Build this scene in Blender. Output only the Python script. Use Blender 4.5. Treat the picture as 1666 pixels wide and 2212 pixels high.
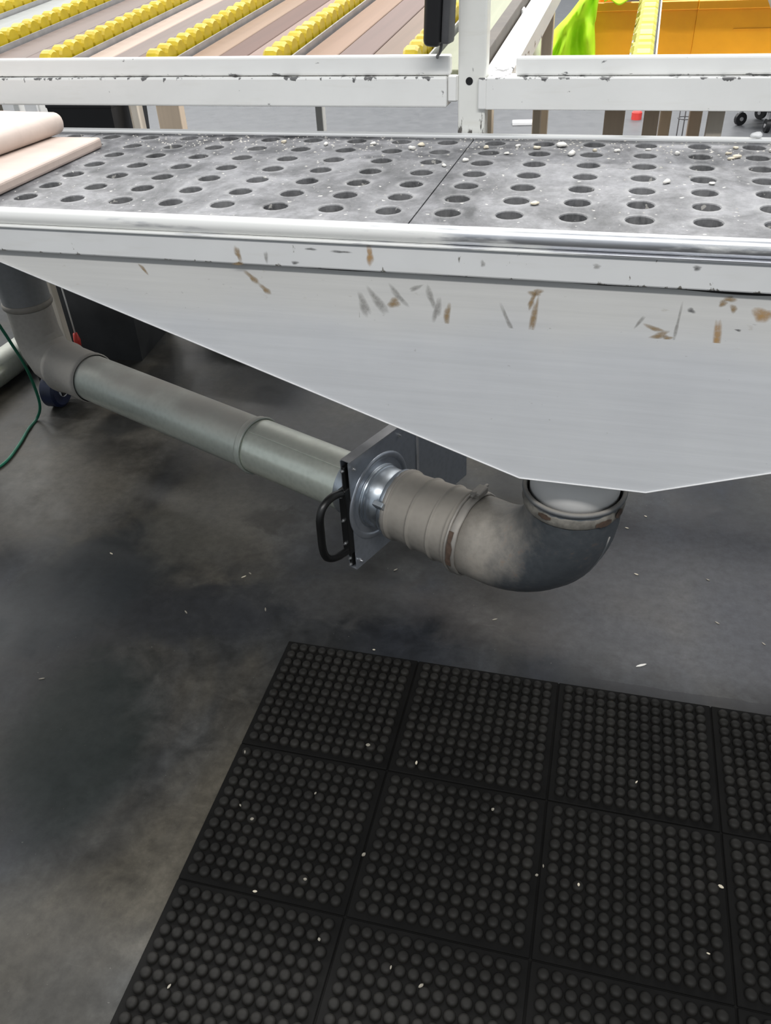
import bpy, bmesh, math, random
from mathutils import Vector, Matrix, Euler

# ------------------------------------------------------------------ clear
for o in list(bpy.data.objects):
    bpy.data.objects.remove(o, do_unlink=True)
sc = bpy.context.scene
col = sc.collection
rnd = random.Random(7)
R = math.radians
PI = math.pi

# ------------------------------------------------------------------ camera
cam_d = bpy.data.cameras.new('camera')
cam = bpy.data.objects.new('camera', cam_d)
col.objects.link(cam)
cam.location = (0.63024, -1.28301, 1.43558)
cam.rotation_euler = (R(53.193), R(2.552), R(14.024))
cam_d.sensor_fit = 'HORIZONTAL'
cam_d.sensor_width = 36.0
cam_d.lens = 1750.0 * 36.0 / 1666.0
cam_d.clip_start = 0.02
cam_d.clip_end = 200
sc.camera = cam

# ------------------------------------------------------------------ world, lamps, exposure
world = bpy.data.worlds.new('hall_ambient')
sc.world = world
world.use_nodes = True
bg = world.node_tree.nodes['Background']
bg.inputs[0].default_value = (0.86, 0.93, 1.0, 1)
bg.inputs[1].default_value = 0.40


def lamp(name, loc, size, power, color=(1.0, 0.985, 0.96), rot=(0, 0, 0)):
    d = bpy.data.lights.new(name, 'AREA')
    d.shape = 'RECTANGLE'
    d.size, d.size_y = size
    d.energy = power
    d.color = color
    o = bpy.data.objects.new(name, d)
    col.objects.link(o)
    o.location = loc
    o.rotation_euler = rot
    return o


# ceiling lamps of the hall; the farther rows are added to brighten the far floor
for yy, pw in ((2.6, 330), (7.0, 200), (11.5, 200), (16.0, 200)):
    lamp('unseen_lamp', (0.8, yy, 5.2), (6.0, 0.5), pw)
    lamp('unseen_lamp', (-7.0, yy, 5.2), (6.0, 0.5), pw)
lamp('unseen_lamp', (1.2, -3.4, 5.2), (6.0, 0.5), 260)  # unseen lamp added behind the camera to light the hopper front

sc.view_settings.view_transform = 'Standard'
sc.view_settings.look = 'None'
sc.view_settings.gamma = 1.0
sc.view_settings.exposure = 0.35
sc.view_settings.use_curve_mapping = False

# ------------------------------------------------------------------ materials
def new_mat(name):
    m = bpy.data.materials.new(name)
    m.use_nodes = True
    nt = m.node_tree
    return m, nt, nt.nodes['Principled BSDF']


def N(nt, kind, **kw):
    n = nt.nodes.new(kind)
    for k, v in kw.items():
        if k in n.inputs:
            n.inputs[k].default_value = v
        else:
            setattr(n, k, v)
    return n


def coords(nt, scale=(1, 1, 1), rot=(0, 0, 0), kind='Object'):
    tc = N(nt, 'ShaderNodeTexCoord')
    mp = N(nt, 'ShaderNodeMapping')
    mp.inputs['Scale'].default_value = scale
    mp.inputs['Rotation'].default_value = rot
    nt.links.new(tc.outputs[kind], mp.inputs[0])
    return mp.outputs[0]


def noise(nt, vec, scale, detail=4, rough=0.55, dist=0.0):
    n = N(nt, 'ShaderNodeTexNoise')
    n.inputs['Scale'].default_value = scale
    n.inputs['Detail'].default_value = detail
    n.inputs['Roughness'].default_value = rough
    n.inputs['Distortion'].default_value = dist
    nt.links.new(vec, n.inputs['Vector'])
    return n.outputs['Fac']


def ramp(nt, fac, stops):
    r = N(nt, 'ShaderNodeValToRGB')
    e = r.color_ramp.elements
    while len(e) < len(stops):
        e.new(0.5)
    for el, (p, c) in zip(e, stops):
        el.position = p
        el.color = (c[0], c[1], c[2], 1) if isinstance(c, (tuple, list)) else (c, c, c, 1)
    nt.links.new(fac, r.inputs[0])
    return r.outputs[0]


def mix(nt, fac, a, b, mode='MIX'):
    n = N(nt, 'ShaderNodeMix', data_type='RGBA', blend_type=mode)
    if hasattr(fac, 'links'):
        nt.links.new(fac, n.inputs[0])
    else:
        n.inputs[0].default_value = fac
    for s, v in ((6, a), (7, b)):
        if hasattr(v, 'links'):
            nt.links.new(v, n.inputs[s])
        else:
            n.inputs[s].default_value = (v[0], v[1], v[2], 1)
    return n.outputs[2]


def math_n(nt, op, a, b=0.0):
    n = N(nt, 'ShaderNodeMath', operation=op)
    for i, v in ((0, a), (1, b)):
        if hasattr(v, 'links'):
            nt.links.new(v, n.inputs[i])
        else:
            n.inputs[i].default_value = v
    return n.outputs[0]


def bump(nt, bs, h, strength=0.2, dist=0.002):
    b = N(nt, 'ShaderNodeBump')
    b.inputs['Strength'].default_value = strength
    b.inputs['Distance'].default_value = dist
    nt.links.new(h, b.inputs['Height'])
    nt.links.new(b.outputs[0], bs.inputs['Normal'])


def simple(name, c, rough=0.5, metal=0.0, var=0.15, scale=12, spec=None):
    m, nt, bs = new_mat(name)
    v = coords(nt)
    f = noise(nt, v, scale, 5)
    lo = tuple(x * (1 - var) for x in c)
    hi = tuple(min(1, x * (1 + var)) for x in c)
    nt.links.new(ramp(nt, f, [(0.3, lo), (0.7, hi)]), bs.inputs['Base Color'])
    bs.inputs['Roughness'].default_value = rough
    bs.inputs['Metallic'].default_value = metal
    if spec is not None:
        bs.inputs['Specular IOR Level'].default_value = spec
    return m


def paint(name, c, chip_scale=(40, 40, 18), chip=(0.66, 0.70), dirt=0.25, chipcol=(0.06, 0.06, 0.06), rough=0.45, zband=None):
    m, nt, bs = new_mat(name)
    v = coords(nt)
    f1 = noise(nt, v, 3.0, 6, 0.6)
    f2 = noise(nt, coords(nt, (2, 2, 14)), 4.0, 5)
    base = ramp(nt, f1, [(0.25, tuple(x * (1 - dirt * 0.5) for x in c)), (0.65, c)])
    base = mix(nt, math_n(nt, 'MULTIPLY', ramp(nt, f2, [(0.55, 0.0), (0.8, 1.0)]), dirt), base, (c[0] * 0.72, c[1] * 0.68, c[2] * 0.60))
    f3 = noise(nt, coords(nt, chip_scale), 1.0, 6, 0.6)
    if zband:   # knocks gather along an exposed edge at this height
        sz = N(nt, 'ShaderNodeSeparateXYZ')
        nt.links.new(v, sz.inputs[0])
        dz = math_n(nt, 'ABSOLUTE', math_n(nt, 'SUBTRACT', sz.outputs['Z'], zband[0]))
        near = N(nt, 'ShaderNodeMapRange')
        near.inputs['From Min'].default_value = zband[1]
        near.inputs['From Max'].default_value = 0.0
        nt.links.new(dz, near.inputs[0])
        f3 = math_n(nt, 'ADD', f3, math_n(nt, 'MULTIPLY', near.outputs[0], zband[2]))
    chipf = ramp(nt, f3, [(chip[0], 0.0), (chip[1], 1.0)])
    nt.links.new(mix(nt, chipf, base, chipcol), bs.inputs['Base Color'])
    bs.inputs['Roughness'].default_value = rough
    bump(nt, bs, f1, 0.08, 0.003)
    return m


def galv(name, c=(0.55, 0.58, 0.58), rough=0.33, dust=(0.30, 0.28, 0.25), dust_amt=0.6, metal=0.92, dust_lo=0.1):
    """zinc sheet with fine spangle and grey-brown dust settled on upward faces"""
    m, nt, bs = new_mat(name)
    v = coords(nt)
    vo = N(nt, 'ShaderNodeTexVoronoi')
    vo.inputs['Scale'].default_value = 70
    nt.links.new(v, vo.inputs['Vector'])
    f = noise(nt, v, 7, 6, 0.6)
    spang = ramp(nt, vo.outputs['Distance'], [(0.0, tuple(x * 0.88 for x in c)), (0.7, c)])
    g = N(nt, 'ShaderNodeNewGeometry')
    sx = N(nt, 'ShaderNodeSeparateXYZ')
    nt.links.new(g.outputs['Normal'], sx.inputs[0])
    up = N(nt, 'ShaderNodeMapRange')
    up.inputs['From Min'].default_value = dust_lo
    up.inputs['From Max'].default_value = 0.85
    nt.links.new(sx.outputs['Z'], up.inputs[0])
    d = math_n(nt, 'MULTIPLY', up.outputs[0], ramp(nt, f, [(0.3, 0.55), (0.6, 1.0)]))
    d = math_n(nt, 'MULTIPLY', d, dust_amt)
    nt.links.new(mix(nt, d, spang, dust), bs.inputs['Base Color'])
    nt.links.new(math_n(nt, 'MULTIPLY', math_n(nt, 'SUBTRACT', 1.0, d), metal), bs.inputs['Metallic'])
    nt.links.new(math_n(nt, 'ADD', math_n(nt, 'MULTIPLY', d, 0.5), rough), bs.inputs['Roughness'])
    return m


def wood(name, c, dark=0.7, sc_=(30, 2.0, 30), rough=0.65):
    m, nt, bs = new_mat(name)
    f = noise(nt, coords(nt, sc_), 1.0, 5, 0.6, 0.6)
    f2 = noise(nt, coords(nt, (sc_[0] * .25, sc_[1] * .5, sc_[2] * .25)), 1.0, 3)
    a = ramp(nt, f, [(0.3, tuple(x * dark for x in c)), (0.65, c)])
    nt.links.new(mix(nt, math_n(nt, 'MULTIPLY', f2, 0.35), a, tuple(x * 0.6 for x in c)), bs.inputs['Base Color'])
    bs.inputs['Roughness'].default_value = rough
    return m


def floor_material():
    m, nt, bs = new_mat('worn_dark_concrete')
    v = coords(nt)
    big = noise(nt, coords(nt, (1.0, 0.8, 1), (0, 0, R(18))), 1.5, 4, 0.55, 0.4)
    band = noise(nt, coords(nt, (3.0, 0.5, 1), (0, 0, R(28))), 1.0, 3, 0.5, 0.5)
    fine = noise(nt, v, 38, 8, 0.7)
    mid = noise(nt, v, 9, 6, 0.6, 0.8)
    c1 = ramp(nt, big, [(0.34, (0.034, 0.039, 0.050)), (0.50, (0.060, 0.061, 0.060)), (0.64, (0.105, 0.094, 0.074))])
    c2 = ramp(nt, band, [(0.35, 0.52), (0.52, 0.95), (0.65, 1.25)])
    cc = mix(nt, 1.0, c1, c2, 'MULTIPLY')
    cc = mix(nt, 1.0, cc, ramp(nt, mid, [(0.3, 0.62), (0.7, 1.38)]), 'MULTIPLY')
    cc = mix(nt, 1.0, cc, ramp(nt, fine, [(0.3, 0.72), (0.7, 1.28)]), 'MULTIPLY')
    # pale scratches and trodden-in specks
    scr = noise(nt, coords(nt, (3, 60, 1), (0, 0, R(35))), 1.0, 2, 0.5)
    cc = mix(nt, math_n(nt, 'MULTIPLY', ramp(nt, scr, [(0.74, 0.0), (0.78, 1.0)]), 0.22), cc, (0.30, 0.30, 0.30))
    spk = noise(nt, v, 120, 2, 0.5)
    cc = mix(nt, math_n(nt, 'MULTIPLY', ramp(nt, spk, [(0.74, 0.0), (0.78, 1.0)]), 0.5), cc, (0.30, 0.29, 0.27))
    # darker and lighter patches, each with its own outline
    sp = N(nt, 'ShaderNodeSeparateXYZ')
    nt.links.new(v, sp.inputs[0])
    wx = math_n(nt, 'ADD', sp.outputs['X'], math_n(nt, 'MULTIPLY', math_n(nt, 'SUBTRACT', big, 0.5), 0.35))
    wy = math_n(nt, 'ADD', sp.outputs['Y'], math_n(nt, 'MULTIPLY', math_n(nt, 'SUBTRACT', mid, 0.5), 0.25))
    for (cx, cy, rx, ry, rot, c_, amt) in (
            (-0.98, 0.45, 0.30, 0.26, 20, (0.115, 0.104, 0.085), 0.75), (-0.62, 0.10, 0.17, 0.42, -35, (0.022, 0.027, 0.031), 0.8),
            (-0.38, 0.45, 0.20, 0.24, 0, (0.095, 0.090, 0.076), 0.7), (-0.28, 0.06, 0.20, 0.12, 10, (0.024, 0.026, 0.031), 0.7),
            (-0.36, -0.36, 0.17, 0.25, 15, (0.018, 0.025, 0.023), 0.8), (-0.20, -0.85, 0.20, 0.18, 0, (0.075, 0.070, 0.060), 0.6),
            (0.05, 0.18, 0.18, 0.10, 0, (0.080, 0.078, 0.074), 0.5), (0.45, 0.20, 0.25, 0.12, 0, (0.066, 0.057, 0.050), 0.5),
            (-0.90, 0.91, 0.12, 0.07, 30, (0.014, 0.015, 0.014), 0.8), (-0.21, 0.47, 0.07, 0.05, 0, (0.026, 0.024, 0.020), 0.7),
            (1.0, 0.35, 0.45, 0.35, 0, (0.078, 0.080, 0.092), 0.7)):
        dx = math_n(nt, 'SUBTRACT', wx, cx)
        dy = math_n(nt, 'SUBTRACT', wy, cy)
        cr_, sr_ = math.cos(R(rot)), math.sin(R(rot))
        a_ = math_n(nt, 'DIVIDE', math_n(nt, 'ADD', math_n(nt, 'MULTIPLY', dx, cr_), math_n(nt, 'MULTIPLY', dy, sr_)), rx)
        b_ = math_n(nt, 'DIVIDE', math_n(nt, 'SUBTRACT', math_n(nt, 'MULTIPLY', dy, cr_), math_n(nt, 'MULTIPLY', dx, sr_)), ry)
        rr_ = math_n(nt, 'ADD', math_n(nt, 'MULTIPLY', a_, a_), math_n(nt, 'MULTIPLY', b_, b_))
        mr = N(nt, 'ShaderNodeMapRange', interpolation_type='SMOOTHSTEP')
        mr.inputs['From Min'].default_value = 1.5
        mr.inputs['From Max'].default_value = 0.25
        nt.links.new(rr_, mr.inputs[0])
        cc = mix(nt, math_n(nt, 'MULTIPLY', mr.outputs[0], amt), cc, mix(nt, 1.0, c_, ramp(nt, fine, [(0.3, 0.75), (0.7, 1.25)]), 'MULTIPLY'))
    # beyond the work bay a paler colour paints in the bright grazing reflection
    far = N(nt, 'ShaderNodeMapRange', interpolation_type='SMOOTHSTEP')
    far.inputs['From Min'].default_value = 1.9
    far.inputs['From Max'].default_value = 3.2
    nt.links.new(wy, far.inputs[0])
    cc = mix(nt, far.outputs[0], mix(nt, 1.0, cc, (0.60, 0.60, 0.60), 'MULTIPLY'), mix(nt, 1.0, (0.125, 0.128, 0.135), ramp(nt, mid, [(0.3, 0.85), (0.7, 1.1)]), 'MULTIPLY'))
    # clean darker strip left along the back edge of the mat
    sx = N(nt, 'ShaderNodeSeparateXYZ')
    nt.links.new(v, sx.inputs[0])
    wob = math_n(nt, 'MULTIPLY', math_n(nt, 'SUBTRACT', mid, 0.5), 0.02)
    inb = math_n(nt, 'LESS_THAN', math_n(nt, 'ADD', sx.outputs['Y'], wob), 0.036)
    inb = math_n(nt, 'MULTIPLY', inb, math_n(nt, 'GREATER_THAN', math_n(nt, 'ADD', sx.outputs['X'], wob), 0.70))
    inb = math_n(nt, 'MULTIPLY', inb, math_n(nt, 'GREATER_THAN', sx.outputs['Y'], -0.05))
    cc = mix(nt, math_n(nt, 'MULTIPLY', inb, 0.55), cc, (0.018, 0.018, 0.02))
    nt.links.new(cc, bs.inputs['Base Color'])
    nt.links.new(ramp(nt, mid, [(0.3, 0.34), (0.7, 0.52)]), bs.inputs['Roughness'])
    bs.inputs['Specular IOR Level'].default_value = 0.20
    bump(nt, bs, fine, 0.10, 0.001)
    return m


def tabletop_material():
    m, nt, bs = new_mat('dusty_black_worktop')
    v = coords(nt)
    f1 = noise(nt, v, 6.0, 8, 0.7, 0.6)
    f2 = noise(nt, coords(nt, (2.0, 1.0, 1)), 16, 8, 0.7)
    f3 = noise(nt, v, 90, 4, 0.7)
    a = ramp(nt, f1, [(0.40, 0.0), (0.60, 1.0)])
    b = ramp(nt, f2, [(0.34, 0.0), (0.70, 1.0)])
    d = math_n(nt, 'MULTIPLY', math_n(nt, 'ADD', math_n(nt, 'MULTIPLY', a, 0.55), math_n(nt, 'MULTIPLY', b, 0.45)), ramp(nt, f3, [(0.25, 0.6), (0.7, 1.1)]))
    cc = mix(nt, d, (0.014, 0.015, 0.018), (0.255, 0.256, 0.27))
    # dust ring swept up around every hole
    sx = N(nt, 'ShaderNodeSeparateXYZ')
    nt.links.new(v, sx.inputs[0])
    fu = math_n(nt, 'SUBTRACT', math_n(nt, 'FRACT', math_n(nt, 'ADD', math_n(nt, 'DIVIDE', math_n(nt, 'SUBTRACT', sx.outputs['X'], 0.038), 0.0985), 20.0)), 0.5)
    fv = math_n(nt, 'SUBTRACT', math_n(nt, 'FRACT', math_n(nt, 'ADD', math_n(nt, 'DIVIDE', math_n(nt, 'SUBTRACT', sx.outputs['Y'], 0.072), 0.0775), 20.5)), 0.5)
    du = math_n(nt, 'MULTIPLY', fu, 0.0985)
    dv = math_n(nt, 'MULTIPLY', fv, 0.0775)
    dist = math_n(nt, 'SQRT', math_n(nt, 'ADD', math_n(nt, 'MULTIPLY', du, du), math_n(nt, 'MULTIPLY', dv, dv)))
    rg = N(nt, 'ShaderNodeMapRange', interpolation_type='SMOOTHSTEP')
    rg.inputs['From Min'].default_value = 0.033
    rg.inputs['From Max'].default_value = 0.0235
    nt.links.new(dist, rg.inputs[0])
    cc = mix(nt, math_n(nt, 'MULTIPLY', math_n(nt, 'MULTIPLY', rg.outputs[0], ramp(nt, f2, [(0.3, 0.1), (0.6, 1.0)])), 0.45), cc, (0.26, 0.26, 0.26))
    spk = noise(nt, v, 75, 2, 0.5)
    cc = mix(nt, math_n(nt, 'MULTIPLY', ramp(nt, spk, [(0.69, 0.0), (0.73, 1.0)]), 0.7), cc, (0.62, 0.60, 0.56))
    nt.links.new(cc, bs.inputs['Base Color'])
    bs.inputs['Roughness'].default_value = 0.5
    bump(nt, bs, f2, 0.15, 0.001)
    return m


def worn_lip_material():
    m, nt, bs = new_mat('worn_painted_edge')
    v = coords(nt)
    f = noise(nt, coords(nt, (5, 30, 30)), 1.0, 6, 0.6)
    sx = N(nt, 'ShaderNodeSeparateXYZ')
    nt.links.new(v, sx.inputs[0])
    w = math_n(nt, 'ADD', f, math_n(nt, 'MULTIPLY', sx.outputs['X'], 0.28))
    w = ramp(nt, w, [(0.46, 0.0), (0.58, 1.0)])
    nt.links.new(mix(nt, w, (0.80, 0.80, 0.78), (0.62, 0.63, 0.66)), bs.inputs['Base Color'])
    nt.links.new(math_n(nt, 'MULTIPLY', w, 0.85), bs.inputs['Metallic'])
    nt.links.new(ramp(nt, f, [(0.3, 0.22), (0.7, 0.42)]), bs.inputs['Roughness'])
    return m


def hopper_material():
    m, nt, bs = new_mat('brushed_hopper_paint')
    v = coords(nt)
    sx = N(nt, 'ShaderNodeSeparateXYZ')
    nt.links.new(v, sx.inputs[0])
    f1 = noise(nt, v, 4.0, 6, 0.6)
    st = noise(nt, coords(nt, (3, 3, 90)), 1.0, 5, 0.65)
    sp = noise(nt, coords(nt, (70, 70, 110)), 1.0, 3, 0.55)
    sp2 = noise(nt, coords(nt, (26, 26, 60)), 1.0, 4, 0.6)
    cc = ramp(nt, f1, [(0.3, (0.585, 0.595, 0.615)), (0.65, (0.635, 0.645, 0.66))])
    # handled zone under the rail, yellowed by glue and fingers
    hz = N(nt, 'ShaderNodeMapRange', interpolation_type='SMOOTHSTEP')
    hz.inputs['From Min'].default_value = 0.83
    hz.inputs['From Max'].default_value = 0.93
    nt.links.new(math_n(nt, 'ADD', sx.outputs['Z'], math_n(nt, 'MULTIPLY', math_n(nt, 'SUBTRACT', f1, 0.5), 0.12)), hz.inputs[0])
    cc = mix(nt, math_n(nt, 'MULTIPLY', hz.outputs[0], 0.6), cc, (0.665, 0.650, 0.610))
    cc = mix(nt, 1.0, cc, ramp(nt, st, [(0.3, 0.94), (0.7, 1.04)]), 'MULTIPLY')
    cc = mix(nt, math_n(nt, 'MULTIPLY', ramp(nt, sp, [(0.70, 0.0), (0.75, 1.0)]), 0.45), cc, (0.30, 0.29, 0.28))
    cc = mix(nt, math_n(nt, 'MULTIPLY', math_n(nt, 'MULTIPLY', ramp(nt, sp2, [(0.66, 0.0), (0.74, 1.0)]), hz.outputs[0]), 0.45), cc, (0.40, 0.36, 0.30))
    nt.links.new(cc, bs.inputs['Base Color'])
    bs.inputs['Roughness'].default_value = 0.42
    bump(nt, bs, st, 0.05, 0.002)
    return m


def bend_material():
    m, nt, bs = new_mat('elbow_half_caked_in_dust')
    v = coords(nt)
    sx = N(nt, 'ShaderNodeSeparateXYZ')
    nt.links.new(v, sx.inputs[0])
    f = noise(nt, v, 9, 7, 0.65)
    f2 = noise(nt, v, 55, 5, 0.65)
    k = math_n(nt, 'ADD', math_n(nt, 'MULTIPLY', sx.outputs['X'], -4.0), math_n(nt, 'MULTIPLY', sx.outputs['Z'], 0.9))
    k = math_n(nt, 'ADD', k, math_n(nt, 'MULTIPLY', f, 0.8))
    caked = ramp(nt, math_n(nt, 'MULTIPLY', k, 0.5), [(0.50, 0.0), (0.68, 1.0)])
    cc = mix(nt, caked, (0.088, 0.098, 0.108), (0.285, 0.262, 0.23))
    rustk = math_n(nt, 'MULTIPLY', ramp(nt, f2, [(0.56, 0.0), (0.72, 1.0)]), ramp(nt, f, [(0.45, 0.0), (0.65, 0.6)]))
    cc = mix(nt, rustk, cc, (0.20, 0.12, 0.075))
    cc = mix(nt, 1.0, cc, ramp(nt, f2, [(0.3, 0.85), (0.7, 1.15)]), 'MULTIPLY')
    nt.links.new(cc, bs.inputs['Base Color'])
    nt.links.new(math_n(nt, 'MULTIPLY', math_n(nt, 'SUBTRACT', 1.0, caked), 0.35), bs.inputs['Metallic'])
    bs.inputs['Roughness'].default_value = 0.5
    return m


def smear_material(name, c, strength):
    """glue film that thins out towards its rim"""
    m, nt, bs = new_mat(name)
    at = N(nt, 'ShaderNodeAttribute', attribute_name='fade')
    f = noise(nt, coords(nt), 120, 4, 0.6)
    k = math_n(nt, 'MULTIPLY', at.outputs['Fac'], ramp(nt, f, [(0.3, 0.45), (0.6, 1.0)]))
    k = math_n(nt, 'MULTIPLY', k, strength)
    tr = N(nt, 'ShaderNodeBsdfTransparent')
    ms = N(nt, 'ShaderNodeMixShader')
    nt.links.new(k, ms.inputs[0])
    nt.links.new(tr.outputs[0], ms.inputs[1])
    nt.links.new(bs.outputs[0], ms.inputs[2])
    nt.links.new(ms.outputs[0], nt.nodes['Material Output'].inputs['Surface'])
    bs.inputs['Base Color'].default_value = (*c, 1)
    bs.inputs['Roughness'].default_value = 0.5
    return m


M = {}
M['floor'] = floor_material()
M['top'] = tabletop_material()
M['lip'] = worn_lip_material()
M['skirt'] = hopper_material()
M['edge'] = paint('hopper_paint', (0.63, 0.64, 0.66), (30, 30, 12), (0.70, 0.76), 0.14, (0.42, 0.42, 0.42), 0.42)
M['railp'] = paint('rail_paint', (0.74, 0.745, 0.745), (55, 55, 30), (0.685, 0.72), 0.22, (0.20, 0.19, 0.17), 0.45, (0.967, 0.006, 0.13))
M['rack'] = paint('rack_paint', (0.83, 0.83, 0.81), (45, 45, 30), (0.68, 0.72), 0.22, (0.12, 0.12, 0.12), 0.45, (1.1465, 0.009, 0.14))
M['rackbar'] = paint('rack_bar_paint', (0.85, 0.85, 0.83), (30, 30, 80), (0.69, 0.73), 0.15, (0.2, 0.2, 0.2), 0.45, (1.1495, 0.006, 0.12))
M['post'] = paint('post_paint', (0.80, 0.80, 0.76), (70, 70, 16), (0.66, 0.70), 0.3, (0.12, 0.11, 0.10), 0.5, (1.04, 0.05, 0.16))
M['pipe'] = galv('zinc_pipe', (0.50, 0.54, 0.49), 0.32, (0.42, 0.39, 0.35), 0.85, 0.55, 0.35)
M['pipeclean'] = galv('clean_zinc_pipe', (0.64, 0.68, 0.60), 0.24, (0.40, 0.38, 0.34), 0.5, 0.62, 0.55)
M['gate'] = galv('bright_zinc_plate', (0.42, 0.45, 0.50), 0.28, (0.34, 0.35, 0.36), 0.3, 0.75, 0.5)
M['collar'] = galv('bright_zinc_collar', (0.50, 0.55, 0.60), 0.27, (0.36, 0.36, 0.36), 0.3, 0.95, 0.5)
M['elbow'] = galv('dull_dusty_zinc', (0.17, 0.18, 0.19), 0.48, (0.33, 0.30, 0.26), 0.75, 0.45, 0.0)
M['bend'] = bend_material()
M['sleeve'] = galv('dusty_sleeve', (0.28, 0.26, 0.23), 0.6, (0.36, 0.33, 0.29), 0.7, 0.25, -0.1)
M['riser'] = galv('pale_dusty_riser', (0.36, 0.34, 0.31), 0.6, (0.44, 0.41, 0.37), 0.8, 0.25, -0.3)
M['clamp'] = galv('old_clamp', (0.36, 0.34, 0.31), 0.5, (0.33, 0.30, 0.27), 0.5, 0.6, 0.2)
M['rust'] = simple('rust_brown', (0.075, 0.048, 0.034), 0.8, 0, 0.4, 60)
M['seal'] = simple('grey_duct_tape', (0.17, 0.16, 0.14), 0.7, 0, 0.35, 60)
M['outlet'] = paint('outlet_paint', (0.86, 0.85, 0.83), (60, 60, 40), (0.74, 0.80), 0.3, (0.30, 0.25, 0.2), 0.5)
M['rubber'] = simple('black_rubber', (0.0048, 0.0046, 0.0043), 0.75, 0, 0.35, 14, 0.12)
M['rubber2'] = simple('black_rubber_knob', (0.0118, 0.0110, 0.0096), 0.62, 0, 0.4, 9, 0.20)
M['black'] = simple('black_plastic', (0.010, 0.010, 0.011), 0.42, 0, 0.2, 10)
M['blackrod'] = simple('black_powder_coat', (0.006, 0.006, 0.006), 0.38, 0, 0.2, 30)
M['dgrey'] = simple('dark_grey_metal', (0.10, 0.10, 0.105), 0.4, 0.4, 0.2, 20)
M['grey'] = simple('grey_metal', (0.42, 0.42, 0.43), 0.4, 0.5, 0.15, 25)
M['zinc'] = simple('zinc_bolt', (0.62, 0.62, 0.62), 0.3, 0.9, 0.1, 50)
M['yellow'] = simple('yellow_wheel_plastic', (0.50, 0.37, 0.010), 0.4, 0, 0.12, 30)
M['paleyellow'] = simple('pale_yellow_wheel_plastic', (0.62, 0.57, 0.09), 0.4, 0, 0.12, 30)
M['brownsteel'] = simple('brown_side_beam', (0.065, 0.050, 0.036), 0.55, 0, 0.25, 20)
M['timber'] = wood('pine_timber', (0.84, 0.70, 0.53), 0.92, (40, 40, 3))
M['timberd'] = wood('brown_timber', (0.76, 0.61, 0.46), 0.90, (40, 40, 3))
M['timberp'] = wood('pale_timber', (0.84, 0.76, 0.65), 0.94, (40, 40, 3))
M['orange'] = simple('orange_plastic', (0.80, 0.36, 0.012), 0.42, 0, 0.08, 5)
M['hivis'] = simple('lime_cloth', (0.46, 0.80, 0.010), 0.75, 0, 0.1, 12)
M['whitecloth'] = simple('white_cloth', (0.75, 0.74, 0.70), 0.8, 0, 0.08, 12)
M['white'] = simple('white_plastic', (0.80, 0.80, 0.80), 0.4, 0, 0.05, 12)
M['red'] = simple('red_plastic', (0.70, 0.06, 0.05), 0.4, 0, 0.1, 12)
M['green'] = simple('green_cord', (0.008, 0.13, 0.075), 0.45, 0, 0.2, 40)
M['blue'] = simple('dark_blue_plastic', (0.012, 0.018, 0.05), 0.45, 0, 0.3, 30)
M['chip'] = simple('wood_chip', (0.58, 0.52, 0.41), 0.7, 0, 0.2, 80)
M['chipw'] = simple('pale_chip', (0.60, 0.585, 0.55), 0.7, 0, 0.1, 80)
M['chipd'] = simple('dirty_chip', (0.24, 0.22, 0.18), 0.7, 0, 0.3, 80)
M['dirt'] = simple('dust_grain', (0.50, 0.48, 0.44), 0.9, 0, 0.3, 200)
M['oldrubber'] = simple('scuffed_dark_panel', (0.030, 0.031, 0.033), 0.6, 0, 0.3, 8)

# ------------------------------------------------------------------ mesh helpers
def link_mesh(name, bm, m, parent=None, smooth=False, angle=None):
    me = bpy.data.meshes.new(name)
    bm.normal_update()
    bm.to_mesh(me)
    bm.free()
    mats = m if isinstance(m, (list, tuple)) else [m]
    for x in mats:
        me.materials.append(x)
    o = bpy.data.objects.new(name, me)
    col.objects.link(o)
    if parent is not None:
        o.parent = parent
    if smooth:
        for p in me.polygons:
            p.use_smooth = True
        if angle is not None:
            me.set_sharp_from_angle(angle=R(angle))
    return o


def share(name, me, parent=None, loc=(0, 0, 0), rot=(0, 0, 0), scale=(1, 1, 1)):
    o = bpy.data.objects.new(name, me)
    col.objects.link(o)
    o.parent = parent
    o.location = loc
    o.rotation_euler = rot
    o.scale = scale
    return o


def tag(o, label, cat, group=None):
    o['label'] = label
    o['category'] = cat
    if group:
        o['group'] = group
    return o


def thing(name, label, cat, loc=(0, 0, 0), rot=(0, 0, 0), group=None):
    o = bpy.data.objects.new(name, None)
    o.empty_display_size = 0.05
    col.objects.link(o)
    o.location = loc
    o.rotation_euler = rot
    return tag(o, label, cat, group)


def box(bm, lo, hi, bev=0.0, seg=2, mat_i=0):
    r = bmesh.ops.create_cube(bm, size=1.0)
    vs = r['verts']
    for v in vs:
        v.co = Vector([lo[i] + (v.co[i] + 0.5) * (hi[i] - lo[i]) for i in range(3)])
    es = list({e for v in vs for e in v.link_edges})
    fs = list({f for v in vs for f in v.link_faces})
    for f in fs:
        f.material_index = mat_i
    if bev > 0:
        bmesh.ops.bevel(bm, geom=vs + es + fs, offset=bev, segments=seg, affect='EDGES', profile=0.5)
    return vs


def bm_box(lo, hi, bev=0.0, seg=2):
    bm = bmesh.new()
    box(bm, lo, hi, bev, seg)
    return bm


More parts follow.
